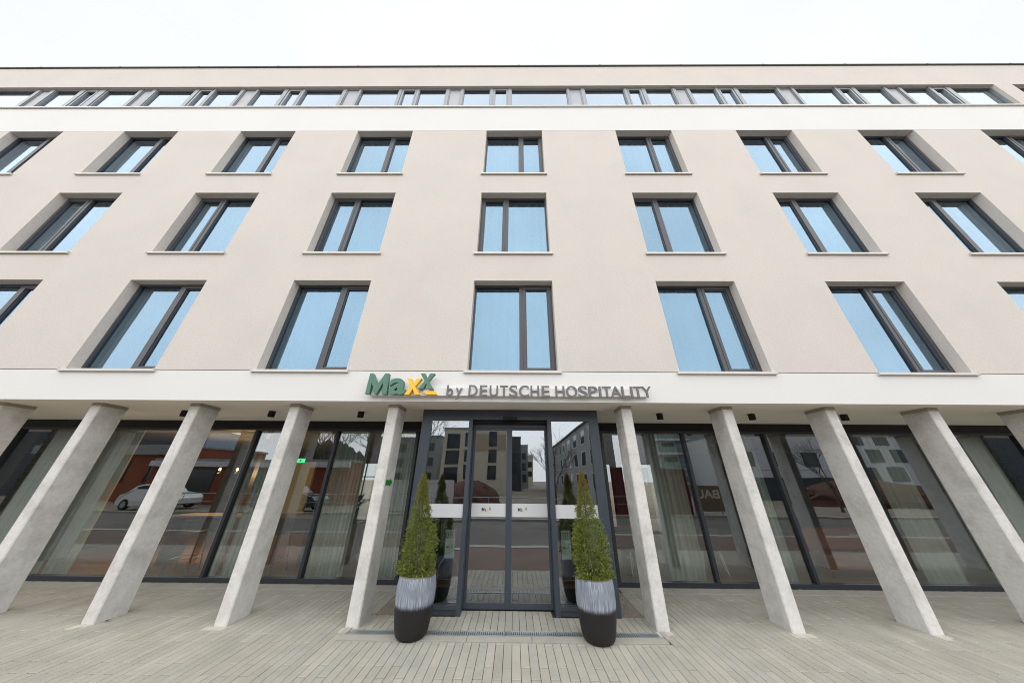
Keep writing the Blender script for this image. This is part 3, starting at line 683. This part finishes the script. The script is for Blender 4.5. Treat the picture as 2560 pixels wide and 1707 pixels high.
for i, (x, y, sd_) in enumerate(pots):
    r = empty('planter', (x, y, 0), 'tall dark pot with a whitish ribbed upper half, %s of the doors' % sd_, 'planter', 'planters flanking the entrance', rz=0.9 * i)
    if i == 0:
        MB().lathe([(0.145, 0.0), (0.178, 0.006), (0.203, 0.035), (0.220, 0.09), (0.237, 0.18), (0.250, 0.28), (0.258, 0.38), (0.261, 0.46), (0.260, 0.54), (0.253, 0.61), (0.244, 0.652)], 64, cap=False).build('pot', M['pot'], r, smooth=True)
        MB().lathe([(0.244, 0.652), (0.245, 0.662), (0.240, 0.667), (0.228, 0.665), (0.224, 0.63), (0.221, 0.54)], 64, cap=False).build('rim', M['potrim'], r, smooth=True)
        MB().lathe([(0.0, 0.61), (0.12, 0.613), (0.223, 0.60)], 32, cap=False).build('soil', M['soil'], r)
        p0 = r
    else:
        for ch in p0.children:
            c = ch.copy(); COL.objects.link(c); c.parent = r

def conifer(x, y, top, prof, seed, label, orange, lean=(0, 0), bulges=()):
    rnd = random.Random(seed)
    r = empty('conifer', (x, y, 0.60), label, 'conifer', 'conifers in the two planters')
    MB().tube((0, 0, -0.03), (lean[0] * .8, lean[1] * .8, top - 0.75), 0.022, 0.004, 8).build('trunk', M['bark'], r)
    fo = MB(); ti = MB()
    h = top - 0.60
    def rad(t, a):
        for (t0, r0), (t1, r1) in zip(prof, prof[1:]):
            if t0 <= t <= t1:
                q = r0 + (r1 - r0) * (t - t0) / (t1 - t0); break
        else: q = 0.004
        q *= 1.02 + 0.09 * math.sin(a * 3 + t * 9 + seed) + 0.08 * math.sin(a * 5 - t * 25 + seed * 2)
        for bt, ba, bw, bh_ in bulges:
            d = math.atan2(math.sin(a - ba), math.cos(a - ba)); q += bh_ * math.exp(-(d / 0.6) ** 2 - ((t - bt) / bw) ** 2)
        return q
    cl = []
    for k in range(430):
        t = 1 - math.sqrt(rnd.random()) if rnd.random() < 0.55 else rnd.random()
        a = rnd.uniform(0, 2 * math.pi); cl.append((min(t, 0.985), a, rnd.uniform(0.80, 1.10), rnd.gauss(0, .35), rnd.random()))
    for k in range(15000):
        if rnd.random() < 0.82:
            t, a, q_, tw, tone = cl[rnd.randrange(len(cl))]; sp_ = 0.020 * (1.25 - .6 * t)
            q = rad(t, a) * q_
        else:
            t = rnd.random() ** 1.3 * .97; a = rnd.uniform(0, 6.283); tw = rnd.gauss(0, .5); tone = rnd.random(); q = rad(t, a) * rnd.uniform(.2, .85); sp_ = 0.01
        base = Vector((q * math.cos(a) + lean[0] * t + rnd.gauss(0, sp_), q * math.sin(a) + lean[1] * t + rnd.gauss(0, sp_), t * h + rnd.gauss(0, sp_ * 1.4)))
        if base.z < 0.06 and q > 0.17: base.z = 0.06 + rnd.random() * .05
        outw = Vector((math.cos(a + tw + rnd.gauss(0, .35)), math.sin(a + tw + rnd.gauss(0, .35)), 0))
        d = (outw * (0.9 - 0.5 * t) + Vector((0, 0, rnd.uniform(-0.55, 0.75) + t * 1.1))).normalized()
        ln = rnd.uniform(0.020, 0.040) * (1 - 0.3 * t)
        side = d.cross(Vector((rnd.gauss(0, 1), rnd.gauss(0, 1), rnd.gauss(0, .6)))).normalized()
        droop = Vector((0, 0, -1))
        mb = ti if orange(t, rnd) else fo
        # a flat fern-like spray: a stalk with leaflets on both sides, one island
        i0 = len(mb.v); nb = 4; P_ = []
        for j in range(nb + 1):
            s_ = j / nb; P_.append(base + d * ln * s_ + droop * ln * 0.22 * s_ * s_)
        wd = ln * 0.26
        mb.v += [tuple(P_[0])]
        for j in range(nb):
            c = (P_[j] + P_[j + 1]) / 2; ww = wd * (0.55 + 0.45 * math.sin((j + 0.6) / nb * math.pi)); e = P_[j + 1]
            mb.v += [tuple(c + side * ww + d * ln * 0.14 + Vector((0, 0, rnd.gauss(0, .002)))), tuple(e + side * ww * 0.22), tuple(e - side * ww * 0.22), tuple(c - side * ww + d * ln * 0.14)]
        # faces (stalk segment + tooth each side)
        prev = (i0, i0)
        for j in range(nb):
            b_ = i0 + 1 + j * 4
            mb.f.append((prev[0], b_, b_ + 1)); mb.f.append((prev[1], b_ + 2, b_ + 3))
            if prev[0] == prev[1]: mb.f.append((prev[0], b_ + 1, b_ + 2))
            else: mb.f.append((prev[0], b_ + 1, b_ + 2, prev[1]))
            prev = (b_ + 1, b_ + 2)
    fo.build('foliage', M['thuja'], r, fix=False)
    if ti.f: tag(ti.build('foliage', M['thujatip'], r, fix=False), 'dry orange tips of the foliage')
    return r
conifer(-1.352, 0.02, 1.915, [(0, .190), (.12, .208), (.3, .195), (.5, .150), (.62, .105), (.75, .072), (.9, .042), (1, .005)], 3,
        'evenly cone-shaped green conifer in the pot left of the doors', lambda t, r_: t > 0.62 and r_.random() < 0.22 or r_.random() < 0.02, lean=(-0.09, 0.0))
conifer(1.112, -0.022, 1.965, [(0, .178), (.12, .202), (.3, .192), (.5, .145), (.62, .104), (.75, .074), (.88, .042), (1, .004)], 8,
        'conifer with an orange tip in the pot right of the doors', lambda t, r_: (t > 0.8 and r_.random() < 0.75) or (t > .6 and r_.random() < .15) or r_.random() < 0.02, lean=(-0.035, 0.0), bulges=((0.42, 0.0, 0.10, 0.06),))

# ---------------------------------------------------------------- interior behind the glass
MB().box(BX0, BX1, 2.10, BY1, -0.12, -0.002).build('lobby_floor', M['floorwood'], hotel)
MB().box(BX0, BX1, 2.12, BY1, 2.96, 3.09).build('lobby_ceiling', M['ceil'], hotel)
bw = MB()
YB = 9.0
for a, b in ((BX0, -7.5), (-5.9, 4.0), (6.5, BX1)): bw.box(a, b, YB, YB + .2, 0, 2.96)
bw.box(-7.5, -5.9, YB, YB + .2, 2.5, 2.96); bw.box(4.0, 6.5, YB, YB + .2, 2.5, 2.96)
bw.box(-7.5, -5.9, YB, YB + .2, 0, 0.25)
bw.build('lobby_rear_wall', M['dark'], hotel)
gf = MB()
for x in (-7.5, -6.72, -5.94): gf.box(x, x + .04, YB + .05, YB + .1, 0.25, 2.5)
for z in (0.25, 1.0, 1.9, 2.46): gf.box(-7.46, -5.94, YB + .04, YB + .09, z, z + .04)
gf.build('rear_window', M['frame'], hotel)
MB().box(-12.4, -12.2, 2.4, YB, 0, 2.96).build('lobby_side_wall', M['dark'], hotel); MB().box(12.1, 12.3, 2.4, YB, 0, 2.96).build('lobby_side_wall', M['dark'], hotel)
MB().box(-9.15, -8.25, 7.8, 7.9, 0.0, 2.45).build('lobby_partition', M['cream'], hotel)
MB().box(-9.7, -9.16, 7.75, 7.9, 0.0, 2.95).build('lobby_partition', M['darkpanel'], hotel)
lc = MB()
for x, y in ((-10.4, 4.6), (-7.9, 4.4), (-4.6, 5.8), (3.1, 4.3), (6.6, 4.6), (8.6, 4.8)): lc.box(x - .14, x + .14, y, y + .28, 0, 2.96)
lc.build('lobby_column', M['darkpanel'], hotel)
# vestibule walls
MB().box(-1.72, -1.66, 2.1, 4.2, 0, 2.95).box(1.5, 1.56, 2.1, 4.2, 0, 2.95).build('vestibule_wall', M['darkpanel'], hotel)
# louvred blinds at the two ends
for s, x0, x1, t in ((-1, -11.85, -11.48, 'left'), (1, 11.40, 11.75, 'right')):
    lv = MB(); z = 0.1
    while z < 2.85: lv.xprism([(2.28, z), (2.32, z + .035), (2.325, z + .03), (2.285, z - .005)], x0, x1); z += 0.06
    tag(lv.build('louvre_blind', M['black']), 'black slatted blind behind the far %s pane of the ground floor' % t, 'blind', 'blinds at the ends of the glazing')

curts = [(-11.45, -9.9, 'wide grey-green curtain behind the far left pane', 0.16), (-9.80, -9.25, 'pale curtain gathered at the left side of the second pane', 0.12), (-6.5, -6.18, 'very narrow curtain left of the mullion beside the bar table', 0.10), (-6.05, -5.62, 'narrow sheer curtain right of the mullion beside the bar table', 0.10),
         (-4.32, -3.55, 'pale sheer curtain behind the pane nearest the potted plant', 0.09), (-2.95, -2.34, 'grey curtain in the last pane left of the entrance', 0.10),
         (3.22, 3.93, 'pale curtain at the first mullion right of the entrance', 0.12), (5.1, 5.80, 'sheer curtain at the second mullion right of the entrance', 0.09),
         (8.45, 9.2, 'curtain gathered behind the second pane from the right end', 0.14), (9.75, 11.38, 'wide grey-green curtain behind the far right pane', 0.16)]
for i, (a, b, t, per) in enumerate(curts):
    o = wavy(0, b - a, 0, 0.03, 2.90, 0.035, per, 20 + i).build('curtain', M['curtain'], None, fix=False)
    merge_smooth(o); o.location = (a, 2.32, 0); tag(o, t, 'curtain', 'curtains behind the ground floor glazing')

# bar table, stools
bt = empty('bar_table', (-6.6, 3.35, 0), 'long wooden bar table behind the glazing left of the entrance', 'table')
MB().box(-1.8, 1.75, -0.33, 0.33, 0.97, 1.01).build('tabletop', M['wood'], bt, bevel=0.004)
MB().box(-1.7, 1.65, -0.05, 0.0, 0.62, 0.969).build('apron', M['darkpanel'], bt)
for x in (-1.7, 0, 1.6): MB().box(x - .03, x + .03, -0.25, 0.25, 0.0, 0.969).build('leg', M['black'], bt)
stx = [(-5.35, 'right-hand'), (-6.35, 'middle'), (-7.3, 'left-hand')]
for i, (x, t) in enumerate(stx):
    r = empty('bar_stool', (x, 2.72, 0), '%s black stool of the row in front of the bar table' % t, 'stool', 'bar stools at the bar table', rz=0.2 * i - .1)
    if i == 0:
        MB().box(-0.2, 0.2, -0.19, 0.19, 0.70, 0.75).build('seat', M['darkpanel'], r, bevel=0.015)
        MB().box(-0.19, 0.19, -0.2, -0.17, 0.76, 0.98).build('backrest', M['darkpanel'], r, bevel=0.01)
        for sx in (-1, 1):
            for sy in (-1, 1): MB().tube((sx * .15, sy * .14, 0.70), (sx * .23, sy * .21, 0), 0.014, 0.011, 8).build('leg', M['black'], r)
        f_ = MB()
        for q in (-1, 1): f_.tube((-.19, q * .185, .25), (.19, q * .185, .25), .008, n=6).tube((q * .19, -.185, .25), (q * .19, .185, .25), .008, n=6)
        f_.build('footrest', M['chrome'], r); s0 = r
    else:
        for ch in s0.children:
            c = ch.copy(); COL.objects.link(c); c.parent = r
# console cabinet with plant
cb = empty('console_cabinet', (-4.45, 4.15, 0), 'narrow wooden console cabinet carrying the potted plant', 'cabinet')
MB().box(-.28, .28, -.2, .2, 0.04, 0.75).build('carcass', M['wood'], cb, bevel=0.004)
MB().box(-.31, .31, -.22, .22, 0.751, 0.78).build('top', M['darkpanel'], cb)
MB().box(-.27, -.01, -.215, -.2005, 0.07, 0.73).build('door', M['wood'], cb); MB().box(.01, .27, -.215, -.2005, 0.07, 0.73).build('door', M['wood'], cb)
pl = empty('potted_plant', (-4.47, 4.15, 0.781), 'dark broad-leaved plant in a black pot on the console cabinet', 'plant')
MB().lathe([(0.0, 0), (.10, 0.0), (.13, .32), (.115, .32), (.10, .28)], 20, cap=False).build('pot', M['black'], pl)
lf = MB(); rnd = random.Random(5)
for k in range(26):
    a = rnd.uniform(0, 6.28); L_ = rnd.uniform(.35, .75); el = rnd.uniform(.5, 1.4); W2 = rnd.uniform(.035, .06)
    d = Vector((math.cos(a) * math.cos(el), math.sin(a) * math.cos(el), math.sin(el))); sd2 = d.cross(Vector((0, 0, 1))).normalized(); pr = None
    for j in range(7):
        s_ = j / 6; c = Vector((0, 0, .28)) + d * L_ * s_ + Vector((0, 0, -.35 * L_ * s_ ** 2)); ww = W2 * math.sin(math.pi * min(1, s_ * 0.96 + .03)) * (1.0 if s_ > .35 else .25)
        cur = (tuple(c - sd2 * ww), tuple(c + sd2 * ww))
        if pr: lf.quad(pr[0], pr[1], cur[1], cur[0])
        pr = cur
lf.build('leaves', M['leaf'], pl)
# pendant lamps
for x, t in ((-8.57, 'left'), (-8.06, 'right')):
    r = empty('pendant_lamp', (x, 4.0, 2.96), '%s one of two bare warm bulbs hanging in the lounge left of the entrance' % t, 'lamp', 'pendant lamps in the lounge')
    MB().tube((0, 0, 0), (0, 0, -.80), .003, n=5).build('cord', M['black'], r); MB().tube((0, 0, -.80), (0, 0, -.86), .018, n=10).build('socket', M['black'], r)
    pl_ = bpy.data.lights.new('lamp_light', 'POINT'); pl_.energy = 20; pl_.color = (1.0, 0.62, 0.32); pl_.shadow_soft_size = 0.03
    po_ = bpy.data.objects.new('lamp_light', pl_); COL.objects.link(po_); po_.parent = r; po_.location = (0, 0, -0.99)
    MB().lathe([(0.0, -.935), (.018, -.93), (.028, -.905), (.02, -.875), (.012, -.86)], 14, cap=False).build('bulb', M['bulb'], r, smooth=True)
ex = empty('exit_sign', (-7.95, 6.4, 2.36), 'small lit green emergency exit sign hanging inside the lounge', 'sign')
MB().box(-.14, .14, -.02, .02, 0, .14).build('housing', M['exitgreen'], ex); MB().box(-.03, .03, -.024, -.0205, .03, .11).build('pictogram', M['paper'], ex)
# brochure stands in the lobby
for x, t in ((-1.073, 'left'), (0.886, 'right')):
    r = empty('brochure_stand', (x, 0.80, 0), 'white display panel on a chrome stand behind the %s side pane' % t, 'display stand', 'display stands behind the entrance')
    MB().box(-.078, .078, -.008, .0, 0.675, 0.955).build('display_panel', M['paper'], r)
    MB().box(-.078, .078, .002, .008, 0.96, 1.075).build('back_panel', M['paper'], r)
    b_ = MB()
    for k in range(5): b_.box(-.078 + k * .0375, -.073 + k * .0375, -.012, -.006, .957, 1.085)
    for z in (.957, 1.0, 1.04): b_.box(-.08, .08, -.018, -.012, z, z + .005)
    b_.build('wire_basket', M['black'], r)
    s_ = MB()
    for q in (-1, 1):
        pth = [(q * .086, 0, 1.12), (q * .086, 0, .66), (q * .16, 0, .57), (q * .17, 0, .05)]
        for a, b in zip(pth, pth[1:]): s_.tube(a, b, .007, n=8)
    s_.tube((-.17, 0, .40), (.17, 0, .40), .006, n=6).tube((-.17, 0, .05), (.17, 0, .05), .007, n=6).tube((-.17, 0, .05), (-.17, .2, .01), .007, n=6).tube((.17, 0, .05), (.17, .2, .01), .007, n=6)
    s_.build('stand', M['chrome'], r)
    flat_text('Ma', -.055, -.005, .815, .85, -.0085, .001, M['dgrey'], 'logo_lettering', r, .01)
    flat_text('x', .000, .02, .815, .84, -.0085, .001, M['yellow'], 'logo_lettering', r, .01)
    flat_text('X', .022, .048, .825, .855, -.0085, .001, M['dgrey'], 'logo_lettering', r, .01)
# lounge furniture on the right
for x, y, t, rr in ((3.25, 3.3, 'just right of the entrance', .36), (8.35, 3.6, 'near the rust-red sofa', .45)):
    r = empty('round_table', (x, y, 0), 'small pale round table %s' % t, 'table', 'round tables in the right lounge')
    MB().lathe([(0, .70), (rr, .70), (rr + .01, .715), (rr, .73), (0, .73)], 32, cap=False).build('tabletop', M['cream'], r)
    for a in (0.3, 2.4, 4.5): MB().tube((.08 * math.cos(a), .08 * math.sin(a), .70), (rr * .8 * math.cos(a), rr * .8 * math.sin(a), 0), .014, n=8).build('leg', M['cream'], r)
sf = empty('sofa', (7.6, 3.0, 0), 'rust-red upholstered sofa behind the glazing to the right', 'sofa')
MB().box(-.8, .8, -.35, .35, .12, .42).build('seat', M['sofa'], sf, bevel=.04); MB().box(-.8, .8, .22, .42, .42, .85).build('backrest', M['sofa'], sf, bevel=.04)
for sx in (-.7, .7):
    for sy in (-.28, .28): MB().tube((sx, sy, .12), (sx, sy, 0), .02, n=8).build('leg', M['black'], sf)
for x, y, rz, t in ((2.7, 3.0, .4, 'left of the first round table'), (4.6, 3.1, 2.7, 'facing the second mullion right of the entrance')):
    r = empty('chair', (x, y, 0), 'dark lounge chair with pale legs %s' % t, 'chair', 'lounge chairs in the right lounge', rz)
    MB().box(-.22, .22, -.22, .22, .42, .47).build('seat', M['darkpanel'], r, bevel=.015); MB().box(-.22, .22, .19, .23, .48, .85).build('backrest', M['darkpanel'], r, bevel=.01)
    for sx in (-1, 1):
        for sy in (-1, 1): MB().tube((sx * .17, sy * .17, .42), (sx * .23, sy * .23, 0), .016, .011, n=8).build('leg', M['cream'], r)

# ---------------------------------------------------------------- the street behind the camera (seen mirrored in the glass)
def block(name, x0, x1, y, depth, h, mt, wins, label, extra=None, rz=0, roofm=None, cat='building', group='buildings across the street', flr=None):
    """front faces +y; wins = list of (x0,x1,z0,z1) relative to x0"""
    r = empty(name, (x0, y, -0.13), label, cat, group)
    W = x1 - x0
    MB().box(0, W, -depth, 0, 0, h).build('wall', mt, r)
    MB().box(-.1, W + .1, -depth - .1, .1, h, h + .18).build('roof', roofm or M['mgrey'], r)
    for a, b, c, d in wins:
        f = MB().box(a, b, .0, .06, c, c + .07).box(a, b, .0, .06, d - .07, d).box(a, a + .07, .0, .06, c + .07, d - .07).box(b - .07, b, .0, .06, c + .07, d - .07).build('window', M['frame'], r)
        MB().box(a + .06, b - .06, .005, .02, c + .06, d - .06).build('pane', M['wdark'], f)
    return r
# beige brick block with a cream lower part
b1 = block('apartment_building', -11.0, -1.1, -40, 12, 9.2, M['bcream'], [(7.0, 8.3, 6.5, 8.8), (7.0, 8.3, 4.2, 6.0), (7.0, 8.3, 2.0, 3.8), (3.4, 4.9, 6.5, 8.6), (3.4, 4.9, 4.2, 6.0), (3.4, 4.9, 2.0, 3.8), (0.6, 2.6, 6.2, 8.4), (0.6, 2.6, 3.9, 5.9), (0.6, 2.6, 1.5, 3.5)],
           'beige brick apartment building with a cream lower part across the street')
MB().box(5.0, 6.99, .0, .05, 5.9, 8.4).box(8.31, 9.9, .0, .05, 5.9, 8.4).box(7.0, 8.3, .0, .045, 6.03, 6.45).build('brick_facing', M['bbrick'], b1)
b2 = block('apartment_building', -0.6, 1.5, -55, 14, 9.9, M['dgrey'], [(.5, 1.4, 6, 8), (.5, 1.4, 3, 5)], 'narrow dark grey building right of the beige brick block')
b3 = block('apartment_building', 1.8, 3.6, -72, 10, 10, M['mgrey'], [(.4, 1.3, 6.5, 8), (.4, 1.3, 4, 5.6), (.4, 1.3, 1.5, 3.2)], 'far grey building at the end of the side street')
b3 = block('apartment_building', 3.7, 6.2, -95, 10, 9, M['bcream'], [(.4, 2.1, 5.5, 7), (.4, 2.1, 3, 4.5)], 'pale house far down the side street')
# long block receding along the side street, facade towards -x
r = empty('apartment_building', (7.8, -22.5, -0.13), 'long grey apartment building receding down the side street', 'building', 'buildings across the street')
MB().box(0, 2.6, -45, 0, 0, 7.6).build('wall', M['mgrey'], r); MB().box(-.15, 2.7, -45.1, .1, 7.6, 7.8).build('roof', M['dgrey'], r)
for k in range(11):
    for z in (1.2, 3.4, 5.6):
        y = -2.2 - k * 4; f = MB().box(-.06, .0, y, y + 2.0, z, z + .07).box(-.06, 0, y, y + 2, z + 1.4, z + 1.47).box(-.06, 0, y, y + .07, z + .07, z + 1.4).box(-.06, 0, y + 1.93, y + 2, z + .07, z + 1.4).build('window', M['bwhite'], r)
        MB().box(-.03, -.005, y + .06, y + 1.94, z + .06, z + 1.41).build('pane', M['wdark'], f)
# balcony block
r = block('apartment_building', 24.0, 36.5, -42, 12, 11.5, M['bwhite'], [], 'white apartment building with curved glass balconies across the street')
for z in (1.4, 3.6, 5.8, 8.0, 10.0):
    bl = MB().box(-.3, 12.8, 0.0, 1.6, z, z + .28).build('balcony', M['bwhite'], r); MB().box(-.3, 12.8, 1.56, 1.6, z + .281, z + 1.15).build('parapet', M['balc'], bl)
    for a in (1, 5, 9): f = MB().box(a, a + 2.2, 0, .05, z + .29, z + 2.0).build('window', M['wdark'], r)
# white panel building
r = block('office_building', 27.5, 41.5, -30, 12, 7.6, M['bwhite'], [(.6, 3.0, 3.6, 5.4), (5.2, 7.4, 3.6, 5.4), (9.2, 11.2, 3.6, 5.4)], 'white panelled office building with a dark base')
MB().box(-.02, 14.02, .0, .12, 0.0, 2.4).build('base_cladding', M['dgrey'], r)
MB().box(0, 14, .0, .02, 3.2, 3.23).box(0, 14, .0, .02, 5.7, 5.73).build('panel_joint', M['dgrey'], r)
# chequered block
r = block('apartment_building', 43.0, 53.0, -30, 10, 8.5, M['bwhite'], [], 'white building with staggered dark loggias')
for j, z in enumerate((2.1, 4.2, 6.3)):
    for k in range(3):
        a = .6 + k * 3.2 + (1.5 if j % 2 else 0)
        MB().box(a, a + 1.9, 0, .04, z, z + 1.6).build('loggia', M['wdark'], r)
# brick building and pale blue building on the left
r = block('warehouse', -46, -31.2, -20, 9, 4.6, M['brick'], [(3.2, 4.8, 1.5, 3.4), (8.0, 9.6, 1.5, 3.4), (11.6, 13.2, 1.5, 3.4)], 'low red brick warehouse with a grey fascia across the street')
MB().box(-.2, 15.0, .0, .35, 3.85, 4.58).build('fascia', M['mgrey'], r)
r = block('office_building', -84, -58, -47, 10, 10.0, M['blue'], [(k * 2.0 + .6, k * 2.0 + 2.0, z, z + 1.1) for k in range(12) for z in (6.2, 8.3)], 'pale blue office building with rows of white framed windows')
r = block('warehouse', -30.5, -14.0, -17, 9, 3.2, M['brick'], [(2, 5.5, .8, 2.6), (8, 11.5, .8, 2.6)], 'brick warehouse with a white gutter next to the red container')
MB().box(-.2, 16.7, .0, .3, 2.75, 3.18).build('fascia', M['bwhite'], r)
r = block('apartment_building', -26, -13.4, -48, 10, 9.0, M['mgrey'], [(1 + 3 * k, 2.6 + 3 * k, z, z + 1.4) for k in range(4) for z in (1.5, 4, 6.5)], 'grey apartment building behind the brick warehouses')
block('apartment_building', -120, -52, -26, 12, 10.0, M['dgrey'], [(4 * k + 1, 4 * k + 3, z, z + 1.5) for k in range(10) for z in (3, 6.5)], 'tall dark grey building far to the left across the street')
block('apartment_building', 58, 120, -26, 12, 10.0, M['dgrey'], [(4 * k + 1, 4 * k + 3, z, z + 1.5) for k in range(10) for z in (3, 6.5)], 'tall dark grey building far to the right across the street')
# containers
def container(x0, x1, y, h, mt, label, ribs=True):
    r = empty('shipping_container', (x0, y, -0.13), label, 'container', 'containers on the building site')
    W = x1 - x0; body = MB()
    body.box(0, W, -2.4, -0.04, .12, h - .1)
    n_ = int(W / .3)
    for k in range(n_): body.box(.15 + k * .3, .15 + k * .3 + .16, -.04, .0, .3, h - .25)
    body.build('body', mt, r)
    fr = MB().box(-.02, W + .02, -2.42, .02, h - .1, h).box(-.02, W + .02, -.1, .025, 0, .3)
    for a in (-.02, W - .12): fr.box(a, a + .14, -.1, .03, .3, h - .1)
    fr.build('frame', mt, r)
    return r
c1 = container(5.9, 11.5, -12, 2.75, M['red'], 'dark red ribbed shipping container across the road')
MB().box(9.2, 11.6, 0, 0.01, 0, 0.001)
flat_text('NGS', 1.6, 3.0, 1.75, 2.05, .008, .004, M['bwhite'], 'lettering', c1, .02, face=1)
t_ = empty('site_banner', (11.6, -11.8, -.13), 'tan advertising banner with large pale letters beside the red container', 'banner')
MB().box(0, 3.4, -.03, 0, .25, 1.7).build('sheet', M['tan'], t_)
for a in (0, 1.65, 3.3): MB().box(a, a + .06, -.09, -.03, 0, 1.75).build('post', M['galv'], t_)
flat_text('BAU', .2, 1.7, .95, 1.45, .001, .004, M['cream'], 'lettering', t_, .02, face=1)
c2 = container(-8.6, -4.2, -13.5, 1.9, M['carwhite'], 'low white site container left of the mound')
# mound, trees, cars
def mound(x, y, rx, ry, h, label):
    mb = MB(); rnd = random.Random(int(x * 10)); rings = []
    n_ = 28
    for j in range(8):
        t = j / 7; q = math.cos(t * math.pi / 2); rings.append([(x + rx * q * math.cos(6.283 * k / n_) * rnd.uniform(.93, 1.07), y + ry * q * math.sin(6.283 * k / n_) * rnd.uniform(.93, 1.07), -0.16 + h * math.sin(t * math.pi / 2) * rnd.uniform(.93, 1.07)) for k in range(n_)])
    tag(mb.ring(rings).build('earth_mound', M['soilred']), label, 'mound', None, 'structure')
M['soilred'] = mat('red_brown_soil', (0.10, 0.045, 0.03), 0.95, noise=(5, .25))
mound(-3.6, -20, 2.6, 2.4, 1.9, 'brown earth mound'); mound(34, -22, 7, 4, 2.2, 'long dark earth mound')

def bare_tree(x, y, h, seed, label):
    rnd = random.Random(seed); r = empty('bare_tree', (x, y, -.13), label, 'tree', 'bare trees on the building site')
    tr = MB().tube((0, 0, 0), (0, 0, h * .32), h * .013, h * .010, 8); tr.build('trunk', M['bark'], r); cr = MB()
    def grow(p, d, ln, rad_, lvl):
        q = p + d * ln; cr.tube(tuple(p), tuple(q), rad_, rad_ * .65, 5, cap=False)
        if lvl == 0: return
        for _ in range(rnd.choice((2, 3, 3))):
            nd = (d + Vector((rnd.gauss(0, .38), rnd.gauss(0, .38), rnd.gauss(.1, .2)))).normalized(); grow(q, nd, ln * rnd.uniform(.62, .85), rad_ * .62, lvl - 1)
    for _ in range(4): grow(Vector((0, 0, h * rnd.uniform(.22, .32))), Vector((rnd.gauss(0, .4), rnd.gauss(0, .4), 1)).normalized(), h * .19, h * .008, 4)
    cr.build('crown', M['bark'], r)
bare_tree(2.6, -13.5, 5.6, 1, 'slender bare tree across the road opposite the doors')
bare_tree(-19, -22, 10.5, 2, 'broad bare tree behind the brick warehouse'); bare_tree(-15.5, -26, 11, 4, 'bare tree beside the broad one')
bare_tree(-23, -30, 12, 5, 'tall bare tree left of the broad one'); bare_tree(-12, -33, 12, 6, 'tall bare tree nearest the beige block')
bare_tree(24, -15, 6.0, 3, 'bare tree in front of the white panelled building')

def hillrow():
    rnd = random.Random(9); fo = MB()
    for k in range(240):
        x = rnd.uniform(-60, -8); y = rnd.uniform(-90, -80); zb_ = 0; r_ = rnd.uniform(2, 4.5); z = rnd.uniform(1, 6 + 3 * math.sin(x * .2))
        fo.lathe([(0.05, z - r_), (r_ * .8, z - r_ * .4), (r_ * rnd.uniform(.7, 1), z), (r_ * .5, z + r_ * .8), (.05, z + r_ * 1.3)], 7, (x, y, 0), cap=False)
    M['wood_far'] = mat('far_wood', (0.035, 0.05, 0.035), .95, noise=(1.5, .3))
    tag(fo.build('far_wood', M['wood_far'], fix=False), 'dark wooded slope behind the buildings', 'wood', None, 'stuff')
hillrow()

def car(x, y, mt, label, rz=0):
    r = empty('parked_car', (x, y, -.10), label, 'car', 'cars parked across the road', rz)
    prof = [(-2.1, .3), (-2.15, .55), (-2.05, .85), (-1.6, .95), (-1.2, 1.38), (-.7, 1.46), (.4, 1.45), (1.0, 1.05), (1.9, .88), (2.15, .65), (2.15, .35), (1.9, .28), (-1.8, .25)]
    me = MB(); n_ = len(prof)
    rg = []
    for q, s_ in ((-.86, .96), (-.8, 1), (.8, 1), (.86, .96)): rg.append([(px_ * s_, q if z < 1 else q * .82, z * (1 if s_ == 1 else .985)) for px_, z in prof])
    me.ring(rg).build('body', mt, r, smooth=False)
    for q in (-.74, .69): MB().prism([(-1.12, .98), (-1.05, 1.33), (-.65, 1.39), (.35, 1.38), (.85, 1.02)], q - .01, q + .06).build('side_window', M['wdark'], r)
    for wx in (-1.35, 1.35):
        for q in (-.8, .8):
            t_ = MB().tube((wx, q - .1, .31), (wx, q + .1, .31), .31, n=20).build('wheel', M['rubber'], r); MB().tube((wx, q - .11, .31), (wx, q + .11, .31), .18, n=14).build('rim', M['galv'], t_)
    return r
car(-24.5, -13.2, M['carwhite'], 'white parked car across the road, farthest left'); car(-15.0, -12.6, M['cardark'], 'dark parked car nearest the doors across the road', .02)
# site fence
fc = empty('site_fence', (-9, -10.9, -.0), 'low metal railing along the far kerb', 'fence')
g = MB()
for k in range(26): g.tube((k * 1.2 - 14, 0, 0), (k * 1.2 - 14, 0, .95), .02, n=6)
g.tube((-14, 0, .95), (16, 0, .95), .02, n=6); g.tube((-14, 0, .5), (16, 0, .5), .015, n=6)
g.build('railing', M['galv'], fc)
